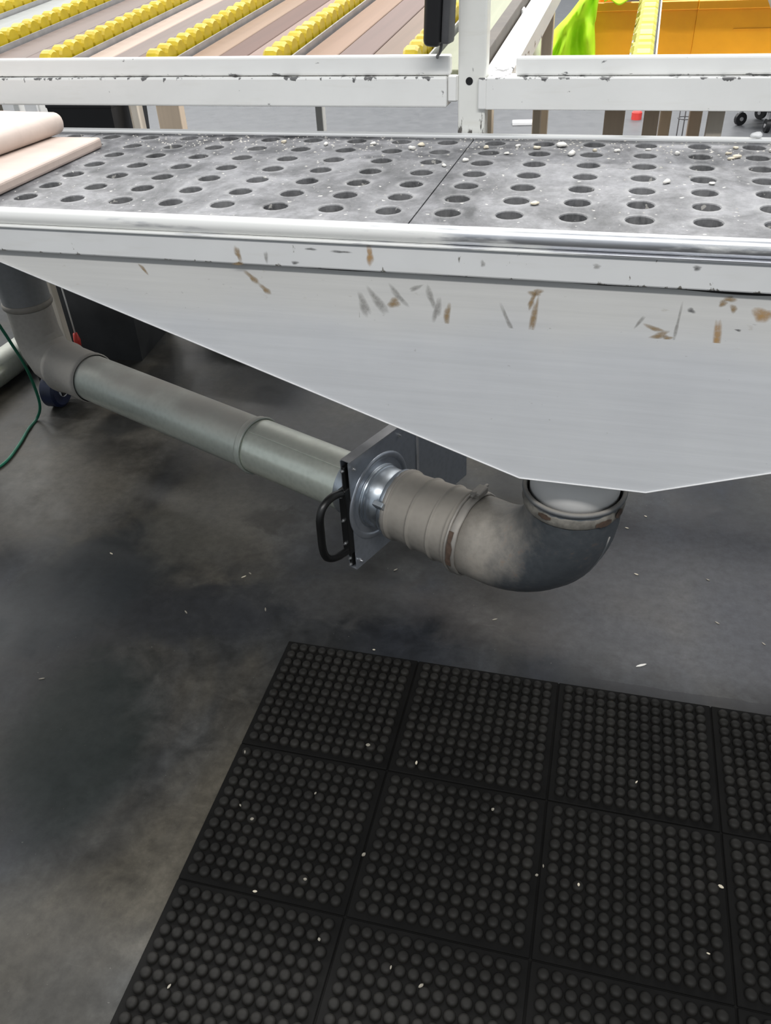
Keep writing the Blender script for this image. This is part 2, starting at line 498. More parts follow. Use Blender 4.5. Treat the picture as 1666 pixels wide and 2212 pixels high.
def loft(bm, pts, rad, seg=24, cap=(True, True), up=Vector((0.123, 0.31, 0.94)), thick=None, mat_i=0):
    """tube through pts; rad is a radius for each point"""
    pts = [Vector(p) for p in pts]
    n = len(pts)
    if not isinstance(rad, (list, tuple)):
        rad = [rad] * n
    tans = []
    for i in range(n):
        a = pts[max(0, i - 1)]
        b = pts[min(n - 1, i + 1)]
        t = (b - a)
        if t.length < 1e-9:
            t = tans[-1] if tans else Vector((0, 0, 1))
        tans.append(t.normalized())
    x = up.cross(tans[0])
    if x.length < 1e-4:
        x = Vector((1, 0, 0)).cross(tans[0])
    x.normalize()
    rings = []
    for i in range(n):
        t = tans[i]
        x = (x - t * x.dot(t)).normalized()
        y = t.cross(x)
        rings.append([bm.verts.new(pts[i] + (x * math.cos(2 * PI * k / seg) + y * math.sin(2 * PI * k / seg)) * rad[i]) for k in range(seg)])
    for a, b in zip(rings, rings[1:]):
        for k in range(seg):
            f = bm.faces.new((a[k], a[(k + 1) % seg], b[(k + 1) % seg], b[k]))
            f.material_index = mat_i
    if cap[0]:
        bm.faces.new(rings[0][::-1]).material_index = mat_i
    if cap[1]:
        bm.faces.new(rings[-1]).material_index = mat_i
    return rings


def spline(pts, n=8):
    """Catmull-Rom through pts"""
    P = [Vector(p) for p in pts]
    P = [P[0] * 2 - P[1]] + P + [P[-1] * 2 - P[-2]]
    out = []
    for i in range(1, len(P) - 2):
        for k in range(n):
            t = k / n
            p0, p1, p2, p3 = P[i - 1], P[i], P[i + 1], P[i + 2]
            out.append(0.5 * ((2 * p1) + (p2 - p0) * t + (2 * p0 - 5 * p1 + 4 * p2 - p3) * t * t + (3 * p1 - p0 - 3 * p2 + p3) * t ** 3))
    out.append(P[-2])
    return out


def poly_prism(bm, pts, axis, lo, hi, mat_i=0):
    """extrude a polygon (list of 2D points) along an axis from lo to hi"""
    def mk(p, h):
        if axis == 1:
            return (p[0], h, p[1])
        if axis == 2:
            return (p[0], p[1], h)
        return (h, p[0], p[1])
    a = [bm.verts.new(mk(p, lo)) for p in pts]
    b = [bm.verts.new(mk(p, hi)) for p in pts]
    n = len(pts)
    fs = [bm.faces.new(a), bm.faces.new(b[::-1])]
    for i in range(n):
        fs.append(bm.faces.new((a[i], b[i], b[(i + 1) % n], a[(i + 1) % n])))
    for f in fs:
        f.material_index = mat_i
    bmesh.ops.recalc_face_normals(bm, faces=fs)


# machine frame: the table and the racks stand 1.5 degrees askew to the mat
TH = R(-1.5)
ORG = Vector((0.3, -0.05, 0))
CT, ST = math.cos(TH), math.sin(TH)


def W(u, v, z=0.0):
    return Vector((ORG.x + u * CT - v * ST, ORG.y + u * ST + v * CT, z))


# ------------------------------------------------------------------ floor
bm = bmesh.new()
bmesh.ops.create_grid(bm, x_segments=2, y_segments=2, size=24)
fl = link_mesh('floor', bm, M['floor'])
fl['kind'] = 'structure'
fl['label'] = 'dark worn concrete workshop floor'

# ------------------------------------------------------------------ anti-fatigue mat
TW, TD = 0.325, 0.3095
NC, NR = 5, 4
mat_t = thing('rubber_mat', 'black rubber anti-fatigue mat covered in round knobs lying on the concrete floor', 'mat')
bm = bm_box((0, -NR * TD, 0.0), (NC * TW, 0, 0.006), 0.002, 1)
link_mesh('base_sheet', bm, M['rubber'], mat_t)
bm = bmesh.new()
box(bm, (0.0015, -TD + 0.0015, 0.005), (TW - 0.0015, -0.0015, 0.0105), 0.0015, 1)
panel0 = link_mesh('section', bm, M['rubber'], mat_t)
panels = []
for r in range(NR):
    for c in range(NC):
        p = panel0 if (r == 0 and c == 0) else share('section', panel0.data, mat_t)
        p.location = (c * TW, -r * TD, 0)
        panels.append(p)


def knob_bm(bm, at=(0, 0, 0), rad=0.0104, h=0.0100, seg=12, s=1.0):
    prof = [(1.0, 0.0), (1.0, 0.42), (0.86, 0.76), (0.50, 0.95)]
    rings = [[bm.verts.new((at[0] + rad * s * p * math.cos(2 * PI * k / seg), at[1] + rad * s * p * math.sin(2 * PI * k / seg), at[2] + h * q * s)) for k in range(seg)] for p, q in prof]
    top = bm.verts.new((at[0], at[1], at[2] + h * s))
    for a, b in zip(rings, rings[1:]):
        for k in range(seg):
            bm.faces.new((a[k], a[(k + 1) % seg], b[(k + 1) % seg], b[k])).smooth = True
    for k in range(seg):
        bm.faces.new((rings[-1][k], rings[-1][(k + 1) % seg], top)).smooth = True


PU, PV = TW / 14.0, TD / 12.75
knobs = []
for r in range(NR):
    for c in range(NC):
        for j in range(12):
            for i in range(13):
                x = c * TW + PU * (i + 1)
                y = -r * TD - PV * (j + 0.875)
                knobs.append((x, y))
cp = Vector(cam.location)
mw = Euler(cam.rotation_euler).to_matrix()


def px(p):
    q = mw.transposed() @ (Vector(p) - cp)
    return (833 - 1750 * q.x / q.z, 1106 + 1750 * q.y / q.z, -q.z)


def vis(k):
    a, b, d = px((k[0], k[1], 0.012))
    return d > 0 and -10 < a < 1676 and b < 2222


seen = [k for k in knobs if vis(k)]
seen.sort(key=lambda k: px((k[0], k[1], 0.012))[2])
single = set(seen[:300])
bm = bmesh.new()
knob_bm(bm)
k0 = None
for k in seen[:300]:
    if k0 is None:
        k0 = link_mesh('knob', bm, M['rubber2'], mat_t)
        o = k0
    else:
        o = share('knob', k0.data, mat_t)
    o.location = (k[0], k[1], 0.0102)
    o.rotation_euler = (0, 0, rnd.random() * 6)
bm = bmesh.new()
for k in knobs:
    if k not in single:
        knob_bm(bm, (k[0], k[1], 0.0102), s=1 + rnd.uniform(-0.03, 0.03))
ks = link_mesh('knobs', bm, M['rubber2'], mat_t)
ks['kind'] = 'stuff'

# ------------------------------------------------------------------ perforated extraction table
T = 1.039
tab = thing('extraction_table', 'white painted dust extraction table with perforated dark top and funnel shaped hopper', 'table', ORG, (0, 0, TH))
PITU, PITV, HR = 0.0985, 0.0775, 0.0225
SEAM = 0.038
V0, V1 = 0.006, 0.58


def perforated(u0, ncol, name, parent):
    bm = bmesh.new()
    th = 0.016
    seg = 16
    rows = [0.072 + PITV * k for k in range(7)]
    vb = [V0 + 0.004] + [0.072 - PITV / 2 + PITV * k for k in range(8)]
    vb[-1] = min(vb[-1], V1)
    # strip in front of the first row
    cache = {}

    def vert(x, y, z):
        key = (round(x, 5), round(y, 5), round(z, 5))
        if key not in cache:
            cache[key] = bm.verts.new((x, y, z))
        return cache[key]

    def quad(x0, y0, x1, y1, z, flip=False):
        f = [vert(x0, y0, z), vert(x1, y0, z), vert(x1, y1, z), vert(x0, y1, z)]
        bm.faces.new(f[::-1] if flip else f)
    g = 0.0012
    for i in range(ncol):
        x0 = u0 + PITU * i
        x1 = x0 + PITU
        if i == 0:
            x0 += g
        if i == ncol - 1:
            x1 -= g
        for z, fl_ in ((T, False), (T - th, True)):
            quad(x0, vb[0], x1, vb[1], z, fl_)
        for k in range(7):
            ya, yb = vb[k + 1], vb[k + 2] if k + 2 < len(vb) else V1
            cx, cy = u0 + PITU * (i + 0.5), rows[k]
            # outline of the cell and of the hole, 16 points each
            out = []
            for q in range(seg):
                a = 2 * PI * q / seg
                dx, dy = math.cos(a), math.sin(a)
                m_ = max(abs(dx), abs(dy))
                ox = dx / m_
                oy = dy / m_
                out.append(((cx + (x1 - cx) * ox if ox > 0 else cx + (cx - x0) * ox), (cy + (yb - cy) * oy if oy > 0 else cy + (cy - ya) * oy)))
            hol = [(cx + HR * math.cos(2 * PI * q / seg), cy + HR * math.sin(2 * PI * q / seg)) for q in range(seg)]
            hin = [(cx + (HR - 0.0015) * math.cos(2 * PI * q / seg), cy + (HR - 0.0015) * math.sin(2 * PI * q / seg)) for q in range(seg)]
            vt = [vert(*p, T) for p in out]
            vh = [bm.verts.new((*p, T)) for p in hol]
            vi = [bm.verts.new((*p, T - 0.0015)) for p in hin]
            vl = [bm.verts.new((*p, T - th)) for p in hin]
            vq = [vert(*p, T - th) for p in out]
            for q in range(seg):
                s = (q + 1) % seg
                bm.faces.new((vt[q], vt[s], vh[s], vh[q]))
                bm.faces.new((vh[q], vh[s], vi[s], vi[q]))
                bm.faces.new((vi[q], vi[s], vl[s], vl[q]))
                bm.faces.new((vl[q], vl[s], vq[s], vq[q]))
    bmesh.ops.recalc_face_normals(bm, faces=bm.faces[:])
    be = [e for e in bm.edges if len(e.link_faces) == 1]
    # close the outer rim between the upper and lower sheet
    up_e = [e for e in be if e.verts[0].co.z > T - 0.001 and e.verts[1].co.z > T - 0.001]
    for e in up_e:
        a, b = e.verts
        c_, d_ = cache.get((round(b.co.x, 5), round(b.co.y, 5), round(T - th, 5))), cache.get((round(a.co.x, 5), round(a.co.y, 5), round(T - th, 5)))
        if c_ and d_:
            try:
                bm.faces.new((a, b, c_, d_))
            except ValueError:
                pass
    return link_mesh(name, bm, M['top'], parent)


for u0, n in ((SEAM - PITU * 17, 8), (SEAM - PITU * 9, 9), (SEAM, 9), (SEAM + PITU * 9, 7)):
    perforated(u0, n, 'perforated_panel', tab)
UL, UR = SEAM - PITU * 17 - 0.012, SEAM + PITU * 16 + 0.012

link_mesh('under_sheet', bm_box((SEAM - PITU * 17, V0 + 0.006, T - 0.0225), (SEAM + PITU * 16, V1 - 0.004, T - 0.0165)), simple('dusty_under_sheet', (0.11, 0.105, 0.098), 0.8, 0, 0.6, 45), tab)

# rounded lip along the front edge, rail under it
bm = bmesh.new()
prof = [(V0 + 0.001, T - 0.006), (V0 + 0.001, T + 0.001), (-0.002, T + 0.0025), (-0.008, T - 0.001), (-0.0115, T - 0.008), (-0.0115, T - 0.015), (-0.008, T - 0.022), (-0.003, T - 0.0255), (V0 + 0.001, T - 0.0255)]
poly_prism(bm, prof, 0, UL, UR)
link_mesh('edge_lip', bm, M['lip'], tab, True, 50)
bm = bm_box((UL, -0.010, 0.9665), (UR, 0.008, T - 0.0275), 0.003, 2)
link_mesh('front_rail', bm, M['railp'], tab)
bm = bm_box((UL, -0.0145, T - 0.0285), (UR, 0.002, T - 0.0245), 0.001, 1)
link_mesh('trim_strip', bm, M['lip'], tab)
bm = bm_box((UL, V1 + 0.001, 0.985), (UR, V1 + 0.026, T + 0.004), 0.002, 1)
link_mesh('back_rail', bm, M['railp'], tab)
for uu in (UL, UR - 0.012):
    link_mesh('end_rail', bm_box((uu, 0.009, 0.967), (uu + 0.012, V1, T - 0.001), 0.002, 1), M['railp'], tab)

# hopper: sheet metal shell, upright front, sloping ends and back
HZ0, HZ1 = 0.595, 0.972
hb = [(0.236, 0.002), (0.456, 0.002), (0.456, 0.245), (0.236, 0.245)]
SL = 0.358
ul = 0.236 - (HZ1 - HZ0) / SL
ur = 0.456 + (HZ1 - HZ0) / SL
ht = [(ul, 0.002), (ur, 0.002), (ur, 0.575), (ul, 0.575)]
bm = bmesh.new()
vb_ = [bm.verts.new((*p, HZ0)) for p in hb]
vt_ = [bm.verts.new((*p, HZ1)) for p in ht]
for i in range(4):
    j = (i + 1) % 4
    bm.faces.new((vb_[i], vb_[j], vt_[j], vt_[i]))
oc, orad = (0.335, 0.133), 0.092
ring = [bm.verts.new((0.346 + orad * math.cos(2 * PI * k / 32) - 0.004, oc[1] + 0.012 + orad * math.sin(2 * PI * k / 32), HZ0)) for k in range(32)]
es = [bm.edges.new((ring[k], ring[(k + 1) % 32])) for k in range(32)]
be = [bm.edges.get((vb_[i], vb_[(i + 1) % 4])) for i in range(4)]
bmesh.ops.triangle_fill(bm, edges=es + be, use_beauty=True)
bad = [f for f in bm.faces if all(v in ring for v in f.verts)]
bmesh.ops.delete(bm, geom=bad, context='FACES_ONLY')
bmesh.ops.recalc_face_normals(bm, faces=bm.faces[:])
hop = link_mesh('hopper', bm, M['skirt'], tab)
sol = hop.modifiers.new('sheet', 'SOLIDIFY')
sol.thickness = 0.0025
sol.offset = -1
# turned lower edge of the hopper, rubbed bright, and a black strip painting in the shadow gap under the rail
bm = bmesh.new()
loft(bm, [(ul, -0.0005, HZ1 - 0.002), (0.236, -0.0005, HZ0), (0.456, -0.0005, HZ0), (ur, -0.0005, HZ1 - 0.002)], 0.0014, 8)
link_mesh('turned_edge', bm, simple('rubbed_white_edge', (0.68, 0.68, 0.68), 0.4, 0, 0.1, 60), tab, True)
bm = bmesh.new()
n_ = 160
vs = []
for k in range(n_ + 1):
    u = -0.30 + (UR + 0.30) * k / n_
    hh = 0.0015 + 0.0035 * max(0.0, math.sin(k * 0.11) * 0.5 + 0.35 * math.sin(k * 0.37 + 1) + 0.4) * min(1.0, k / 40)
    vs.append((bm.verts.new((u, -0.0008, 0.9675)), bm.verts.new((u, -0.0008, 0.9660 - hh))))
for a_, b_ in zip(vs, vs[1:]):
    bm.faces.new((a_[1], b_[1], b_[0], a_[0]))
link_mesh('joint_shade', bm, M['black'], tab)
# outlet stub, slightly narrower than the elbow
AX = Vector((0.635, 0.083, 0.27))
al = Matrix.Rotation(-TH, 3, 'Z') @ (Vector((AX.x, AX.y, 0)) - ORG)
bm = bmesh.new()
loft(bm, [(al.x, al.y, z) for z in (0.615, 0.600, 0.53, 0.462)], [0.0885] * 4, 40, (False, False))
ost = link_mesh('outlet_pipe', bm, M['outlet'], tab, True, 40)
so = ost.modifiers.new('sheet', 'SOLIDIFY')
so.thickness = 0.003
# legs
for uu, vv in ((UL + 0.012, 0.03), (UL + 0.012, 0.50), (UR - 0.062, 0.03), (UR - 0.062, 0.50)):
    link_mesh('leg', bm_box((uu, vv, 0.0), (uu + 0.05, vv + 0.05, 0.985), 0.003, 1), M['railp'], tab)

# glue smears on the hopper and its rail
GB = smear_material('brown_glue', (0.34, 0.23, 0.11), 0.85)
GO = smear_material('orange_glue', (0.48, 0.29, 0.12), 0.95)
GG = smear_material('grey_smear', (0.33, 0.32, 0.30), 0.65)
GD = smear_material('dark_scuff', (0.10, 0.10, 0.10), 0.8)
GW = smear_material('pale_scratch', (0.86, 0.86, 0.86), 0.8)
smears = [  # u, z, half width, half height, tilt, material, on rail
    (-0.021, 0.993, 0.006, 0.012, 0, GO, 1), (-0.250, 0.985, 0.005, 0.011, 5, GB, 1), (-0.252, 0.968, 0.009, 0.003, 0, GB, 1),
    (-0.236, 0.940, 0.014, 0.0045, -35, GB, 0), (-0.215, 0.921, 0.011, 0.0045, -30, GB, 0), (-0.443, 0.944, 0.010, 0.003, -45, GB, 0),
    (-0.040, 0.905, 0.022, 0.006, -70, GG, 0), (-0.015, 0.912, 0.022, 0.007, -60, GG, 0), (0.012, 0.912, 0.012, 0.006, 30, GB, 0), (0.020, 0.925, 0.018, 0.005, -50, GG, 0),
    (0.075, 0.925, 0.018, 0.005, -75, GG, 0), (0.085, 0.905, 0.020, 0.005, 80, GG, 0), (0.102, 0.898, 0.020, 0.004, 85, GB, 0),
    (0.242, 0.905, 0.030, 0.004, 85, GB, 0), (0.242, 0.944, 0.010, 0.005, 0, GB, 0), (0.237, 0.930, 0.012, 0.004, 70, GB, 0),
    (0.202, 0.893, 0.030, 0.003, -65, GG, 0), (0.262, 0.820, 0.030, 0.002, -55, GW, 0), (0.215, 0.870, 0.02, 0.0015, -70, GW, 0),
    (0.425, 0.899, 0.013, 0.0035, -12, GB, 0), (0.435, 0.888, 0.014, 0.0045, 18, GB, 0), (0.447, 0.885, 0.006, 0.0035, 0, GB, 0),
    (0.518, 0.890, 0.028, 0.0048, -80, GO, 0), (0.524, 0.952, 0.008, 0.004, 10, GB, 0), (0.516, 0.945, 0.006, 0.004, 0, GB, 0), (0.532, 0.938, 0.005, 0.005, 0, GB, 0),
    (0.573, 0.931, 0.011, 0.011, 40, GO, 0), (0.458, 0.907, 0.026, 0.0025, 88, GG, 0), (0.403, 0.908, 0.009, 0.003, 60, GG, 0),
    (0.474, 0.931, 0.006, 0.003, -10, GD, 0), (0.545, 0.905, 0.004, 0.0018, 0, GD, 0), (0.530, 0.866, 0.006, 0.0018, 15, GD, 0), (0.515, 0.862, 0.005, 0.0016, 15, GD, 0),
    (-0.155, 0.800, 0.018, 0.0016, -70, GW, 0), (-0.18, 0.845, 0.012, 0.0016, -75, GW, 0), (-0.05, 0.86, 0.03, 0.0013, 88, GG, 0), (0.05, 0.94, 0.012, 0.003, 20, GG, 0),
    (-0.15, 0.975, 0.005, 0.003, 0, GD, 1), (-0.20, 0.982, 0.004, 0.007, 0, GG, 1), (0.16, 0.99, 0.004, 0.004, 0, GG, 1), (0.33, 0.995, 0.006, 0.003, 0, GG, 1), (0.47, 1.0, 0.006, 0.003, 0, GD, 1),
    (-0.07, 0.997, 0.014, 0.002, 0, GD, 1), (-0.12, 0.999, 0.008, 0.002, 0, GD, 1),
]
for (u, z, a, b, t, m, onrail) in smears:
    bm = bmesh.new()
    n = 18
    ct, st = math.cos(R(t)), math.sin(R(t))
    vy = -0.0106 if onrail else 0.0012
    fade = bm.verts.layers.float_color.new('fade')

    def pt(x, y):
        return bm.verts.new((x * ct - y * st, 0, x * st + y * ct))
    c_ = pt(0, 0)
    c_[fade] = (1, 1, 1, 1)
    r1, r2 = [], []
    ph = [rnd.random() * 6.28 for _ in range(3)]
    for k in range(n):
        w1 = 1 + 0.18 * math.sin(2 * PI * k / n * 2 + ph[0]) + 0.14 * math.sin(2 * PI * k / n * 3 + ph[1]) + 0.08 * math.sin(2 * PI * k / n * 5 + ph[2])
        q = 2 * PI * k / n
        i_ = pt(a * 0.66 * w1 * math.cos(q), b * 0.66 * w1 * math.sin(q))
        o_ = pt(a * 1.25 * w1 * math.cos(q), b * 1.35 * w1 * math.sin(q))
        i_[fade] = (0.7, 0.7, 0.7, 1)
        o_[fade] = (0, 0, 0, 1)
        r1.append(i_)
        r2.append(o_)
    for k in range(n):
        s = (k + 1) % n
        bm.faces.new((c_, r1[k], r1[s]))
        bm.faces.new((r1[k], r2[k], r2[s], r1[s]))
    o = link_mesh('glue_smear', bm, m, tab)
    o.location = (u, vy, z)

# ------------------------------------------------------------------ duct under the table
D = Vector((-0.919, 0.394, 0)).normalized()
Wd = Vector((0.394, 0.919, 0)).normalized()
ZD = 0.27


def DP(t, w=0.0, z=ZD):
    return Vector((AX.x, AX.y, 0)) + D * t + Wd * w + Vector((0, 0, z))


RB = 0.175
elb = thing('duct_elbow', 'dusty grey metal duct elbow hanging under the hopper outlet', 'duct', (AX.x, AX.y, 0))


def rel(p, o):
    return Vector(p) - o.location


pts = [Vector((AX.x, AX.y, z)) for z in (0.492, 0.462)]
for k in range(0, 17):
    a = PI / 2 * k / 16
    pts.append(Vector((AX.x, AX.y, ZD + RB)) + D * (RB * (1 - math.cos(a))) - Vector((0, 0, RB * math.sin(a))))
pts.append(DP(0.230))
bm = bmesh.new()
rr = [0.0985, 0.0975] + [0.0965] * 17 + [0.0965]
loft(bm, [rel(p, elb) for p in pts], rr, 48, (False, False))
e1 = link_mesh('bend', bm, M['bend'], elb, True, 40)
s_ = e1.modifiers.new('sheet', 'SOLIDIFY')
s_.thickness = 0.002
# folded seam along the outside of the bend
bm = bmesh.new()
side = []
for k in range(2, 18):
    a = PI / 2 * (k - 1) / 16
    c = Vector((AX.x, AX.y, ZD + RB)) + D * (RB * (1 - math.cos(a))) - Vector((0, 0, RB * math.sin(a)))
    nrm = (-D * math.cos(a) - Vector((0, 0, math.sin(a)))).normalized()
    nn = (nrm * math.cos(R(12)) - Wd * math.sin(R(12)))
    side.append(rel(c + nn * 0.0965, elb))
loft(bm, side, 0.0022, 8)
link_mesh('seam', bm, M['elbow'], elb, True)
# rolled rim of the elbow around the outlet, with smeared grey sealing tape under it


def ring_bm(center, axis, r, tube, seg=48, n=10, wob=0.0):
    bm = bmesh.new()
    axis = Vector(axis).normalized()
    x = axis.orthogonal().normalized()
    y = axis.cross(x)
    rows = []
    for k in range(seg):
        a = 2 * PI * k / seg
        rad = x * math.cos(a) + y * math.sin(a)
        dr = rnd.uniform(-wob, wob)
        rows.append([bm.verts.new(Vector(center) + rad * (r + dr + tube[0] * math.cos(2 * PI * j / n)) + axis * (tube[1] * math.sin(2 * PI * j / n) + dr)) for j in range(n)])
    for k in range(seg):
        a, b = rows[k], rows[(k + 1) % seg]
        for j in range(n):
            bm.faces.new((a[j], b[j], b[(j + 1) % n], a[(j + 1) % n]))
    bmesh.ops.recalc_face_normals(bm, faces=bm.faces[:])
    return bm


link_mesh('rim', ring_bm(rel((AX.x, AX.y, 0.492), elb), (0, 0, 1), 0.0985, (0.005, 0.006)), M['elbow'], elb, True)
link_mesh('sealing_tape', ring_bm(rel((AX.x, AX.y, 0.470), elb), (0, 0, 1), 0.0975, (0.0035, 0.013), 64, 8, 0.0016), M['seal'], elb, True)
# rusty patches on the tape
for a0, a1, zz, hh in ((-62, -42, 0.468, 0.008), (-35, -22, 0.474, 0.010), (-128, -112, 0.476, 0.006)):
    bm = bmesh.new()
    vs = []
    nseg = 6
    for k in range(nseg + 1):
        a = R(a0 + (a1 - a0) * k / nseg)
        h = hh * (0.5 + 0.6 * math.sin(PI * k / nseg)) * rnd.uniform(0.7, 1.1)
        for s in (-1, 1):
            vs.append(bm.verts.new(rel((AX.x + 0.1025 * math.cos(a), AX.y + 0.1025 * math.sin(a), zz + s * h), elb)))
    for k in range(nseg):
        bm.faces.new((vs[2 * k], vs[2 * k + 2], vs[2 * k + 3], vs[2 * k + 1]))
    link_mesh('rust_patch', bm, M['rust'], elb)
# clamp ring between elbow and sleeve
cl = link_mesh('clamp_ring', ring_bm(rel(DP(0.232), elb), D, 0.098, (0.0045, 0.011), 56, 10, 0.0006), M['clamp'], elb, True)
link_mesh('clamp_bead', ring_bm(rel(DP(0.246), elb), D, 0.0985, (0.005, 0.004), 56, 10, 0.0004), M['clamp'], cl, True)
bm = bmesh.new()
q = DP(0.232, 0.02, ZD + 0.103)
box(bm, Vector((-0.012, -0.02, -0.006)), Vector((0.012, 0.02, 0.010)), 0.003, 2)
bmesh.ops.transform(bm, matrix=Matrix.Translation(rel(q, elb)) @ Matrix.Rotation(math.atan2(D.y, D.x), 4, 'Z'), verts=bm.verts)
link_mesh('clamp_lug', bm, M['clamp'], cl)
bm = bmesh.new()
loft(bm, [rel(DP(0.232, -0.012, ZD + 0.112), elb), rel(DP(0.232, 0.055, ZD + 0.104), elb)], 0.004, 8)
link_mesh('clamp_screw', bm, M['clamp'], cl, True)
bm = bmesh.new()
vs = []
for k in range(8):
    a = R(100 + 50 * k / 7)   # around D: 90 = towards the viewer, 0 = up
    for s, e_ in ((-0.010, 0.0), (0.006, 0.0)):
        rad = -Wd * math.sin(a - R(45)) + Vector((0, 0, math.cos(a - R(45))))
        vs.append(bm.verts.new(rel(DP(0.236 + s * rnd.uniform(0.5, 1.1)), elb) + rad * 0.1040))
for k in range(7):
    bm.faces.new((vs[2 * k], vs[2 * k + 2], vs[2 * k + 3], vs[2 * k + 1]))
link_mesh('rust_patch', bm, M['rust'], elb)

# dusty ribbed sleeve from the elbow to the gate collar
slv = thing('duct_sleeve', 'short ribbed grey-brown duct sleeve between the elbow and the sliding gate', 'duct', (DP(0.25).x, DP(0.25).y, 0))
prof = []
T0, T1 = 0.244, 0.432
for k in range(100):
    f = k / 99
    t = T0 + (T1 - T0) * f
    r = 0.0935 + (0.0845 - 0.0935) * f
    for c_, w_, h_ in ((0.258, 0.005, 0.004), (0.302, 0.0035, 0.0045), (0.362, 0.0035, 0.0045), (0.426, 0.005, 0.006)):
        r += h_ * math.exp(-((t - c_) / w_) ** 2)
    prof.append((t, r))
bm = bmesh.new()
loft(bm, [rel(DP(t), slv) for t, r in prof], [r for t, r in prof], 48, (False, False))
so = link_mesh('hose', bm, M['sleeve'], slv, True, 60)
m_ = so.modifiers.new('sheet', 'SOLIDIFY')
m_.thickness = 0.002
link_mesh('cuff', ring_bm(rel(DP(0.433), slv), D, 0.0865, (0.0035, 0.007), 48, 8, 0.0008), M['clamp'], slv, True)
link_mesh('tension_band', ring_bm(rel(DP(0.443), slv), D, 0.0845, (0.0025, 0.0085), 48, 8), M['collar'], slv, True)
bm = bmesh.new()
box(bm, (-0.014, -0.004, -0.012), (0.014, 0.010, 0.012), 0.002, 1)
q = DP(0.441) - Wd * 0.078 + Vector((0, 0, 0.045))
bmesh.ops.transform(bm, matrix=Matrix.Translation(rel(q, slv)) @ Matrix.Rotation(math.atan2(D.y, D.x), 4, 'Z') @ Matrix.Rotation(R(-35), 4, 'X'), verts=bm.verts)
link_mesh('band_lock', bm, M['collar'], slv)

# sliding blast gate
gate = thing('blast_gate', 'shiny galvanised sliding gate plate with black D-shaped handle across the duct', 'gate valve', (DP(0.505).x, DP(0.505).y, 0), (0, 0, math.atan2(D.y, D.x)))
# local axes: x along D (away from the elbow), y = -Wd (towards the viewer), z up
W0, W1, GZ0, GZ1 = -0.106, 0.40, 0.103, 0.421


def gplate(x0, x1, name, m):
    bm = bmesh.new()
    poly_prism(bm, [(-W0, GZ0), (-W0, GZ1), (-W1, GZ1), (-W1, GZ0)], 0, x0, x1)
    return link_mesh(name, bm, m, gate)


gplate(0.0, 0.0025, 'near_plate', M['gate'])
gplate(0.0225, 0.0250, 'far_plate', M['gate'])
# folded top and bottom flanges, black blade between the plates
link_mesh('top_flange', bm_box((-0.0008, -W1, GZ1 - 0.001), (0.0255, -W0 - 0.004, GZ1 + 0.0015)), M['grey'], gate)
link_mesh('bottom_flange', bm_box((0.001, -W1, GZ0 - 0.001), (0.024, -W0, GZ0 + 0.001)), M['gate'], gate)
link_mesh('blade', bm_box((0.008, -W1 + 0.02, GZ0 + 0.012), (0.018, -W0 + 0.006, GZ1 - 0.012), 0.001, 1), M['blackrod'], gate)
link_mesh('seam_strip', bm_box((-0.002, -0.166, GZ0), (0.0, -0.156, GZ1)), M['grey'], gate)
# collar with two pressed rings
bm = bmesh.new()
prof = [(-0.070, 0.078), (-0.012, 0.078), (-0.010, 0.0805), (-0.007, 0.0805), (-0.005, 0.079), (-0.002, 0.080), (-0.0005, 0.084)]
loft(bm, [(x, 0, ZD) for x, r in prof], [r for x, r in prof], 56, (False, False), up=Vector((0, 0, 1)))
co = link_mesh('collar', bm, M['collar'], gate, True, 50)
m_ = co.modifiers.new('sheet', 'SOLIDIFY')
m_.thickness = 0.0015
link_mesh('pressed_ring', ring_bm((0.001, 0, ZD), (1, 0, 0), 0.107, (0.009, 0.005), 56, 10), M['gate'], gate, True)
bm = bmesh.new()
loft(bm, [(x, 0, ZD) for x in (0.024, 0.030, 0.06, 0.085, 0.088)], [0.094, 0.084, 0.080, 0.0795, 0.078], 48, (False, False), up=Vector((0, 0, 1)))
link_mesh('far_collar', bm, M['collar'], gate, True, 50)
# black angle that carries the handle
link_mesh('handle_bracket', bm_box((0.003, -W0 - 0.004, 0.158), (0.024, -W0 + 0.018, 0.352), 0.002, 1), M['blackrod'], gate)
hp = [(0.108, 0.338), (0.150, 0.352), (0.186, 0.346), (0.203, 0.322), (0.206, 0.28), (0.206, 0.235), (0.198, 0.203), (0.178, 0.184), (0.150, 0.173), (0.108, 0.168)]
bm = bmesh.new()
sp = spline([(0.013, y, z) for y, z in hp], 5)
loft(bm, sp, 0.0095, 12)
link_mesh('handle', bm, M['blackrod'], gate, True)


def bolt(parent, loc, axis, r=0.005, h=0.004):
    bm = bmesh.new()
    a = Vector(axis).normalized()
    loft(bm, [Vector(loc), Vector(loc) + a * h], r, 6)
    loft(bm, [Vector(loc), Vector(loc) + a * h * 2.4], r * 0.5, 8)
    return link_mesh('bolt', bm, M['zinc'], parent)


for y, z in ((0.092, 0.400), (-0.085, 0.400), (0.092, 0.125), (-0.145, 0.125)):
    bolt(gate, (0, y, z), (-1, 0, 0))
for z in (0.335, 0.265, 0.195, 0.120, 0.140, 0.40):
    bolt(gate, (0.013, -W0 + (0.018 if 0.15 < z < 0.36 else 0.006), z), (0, 1, 0), 0.0042, 0.003)

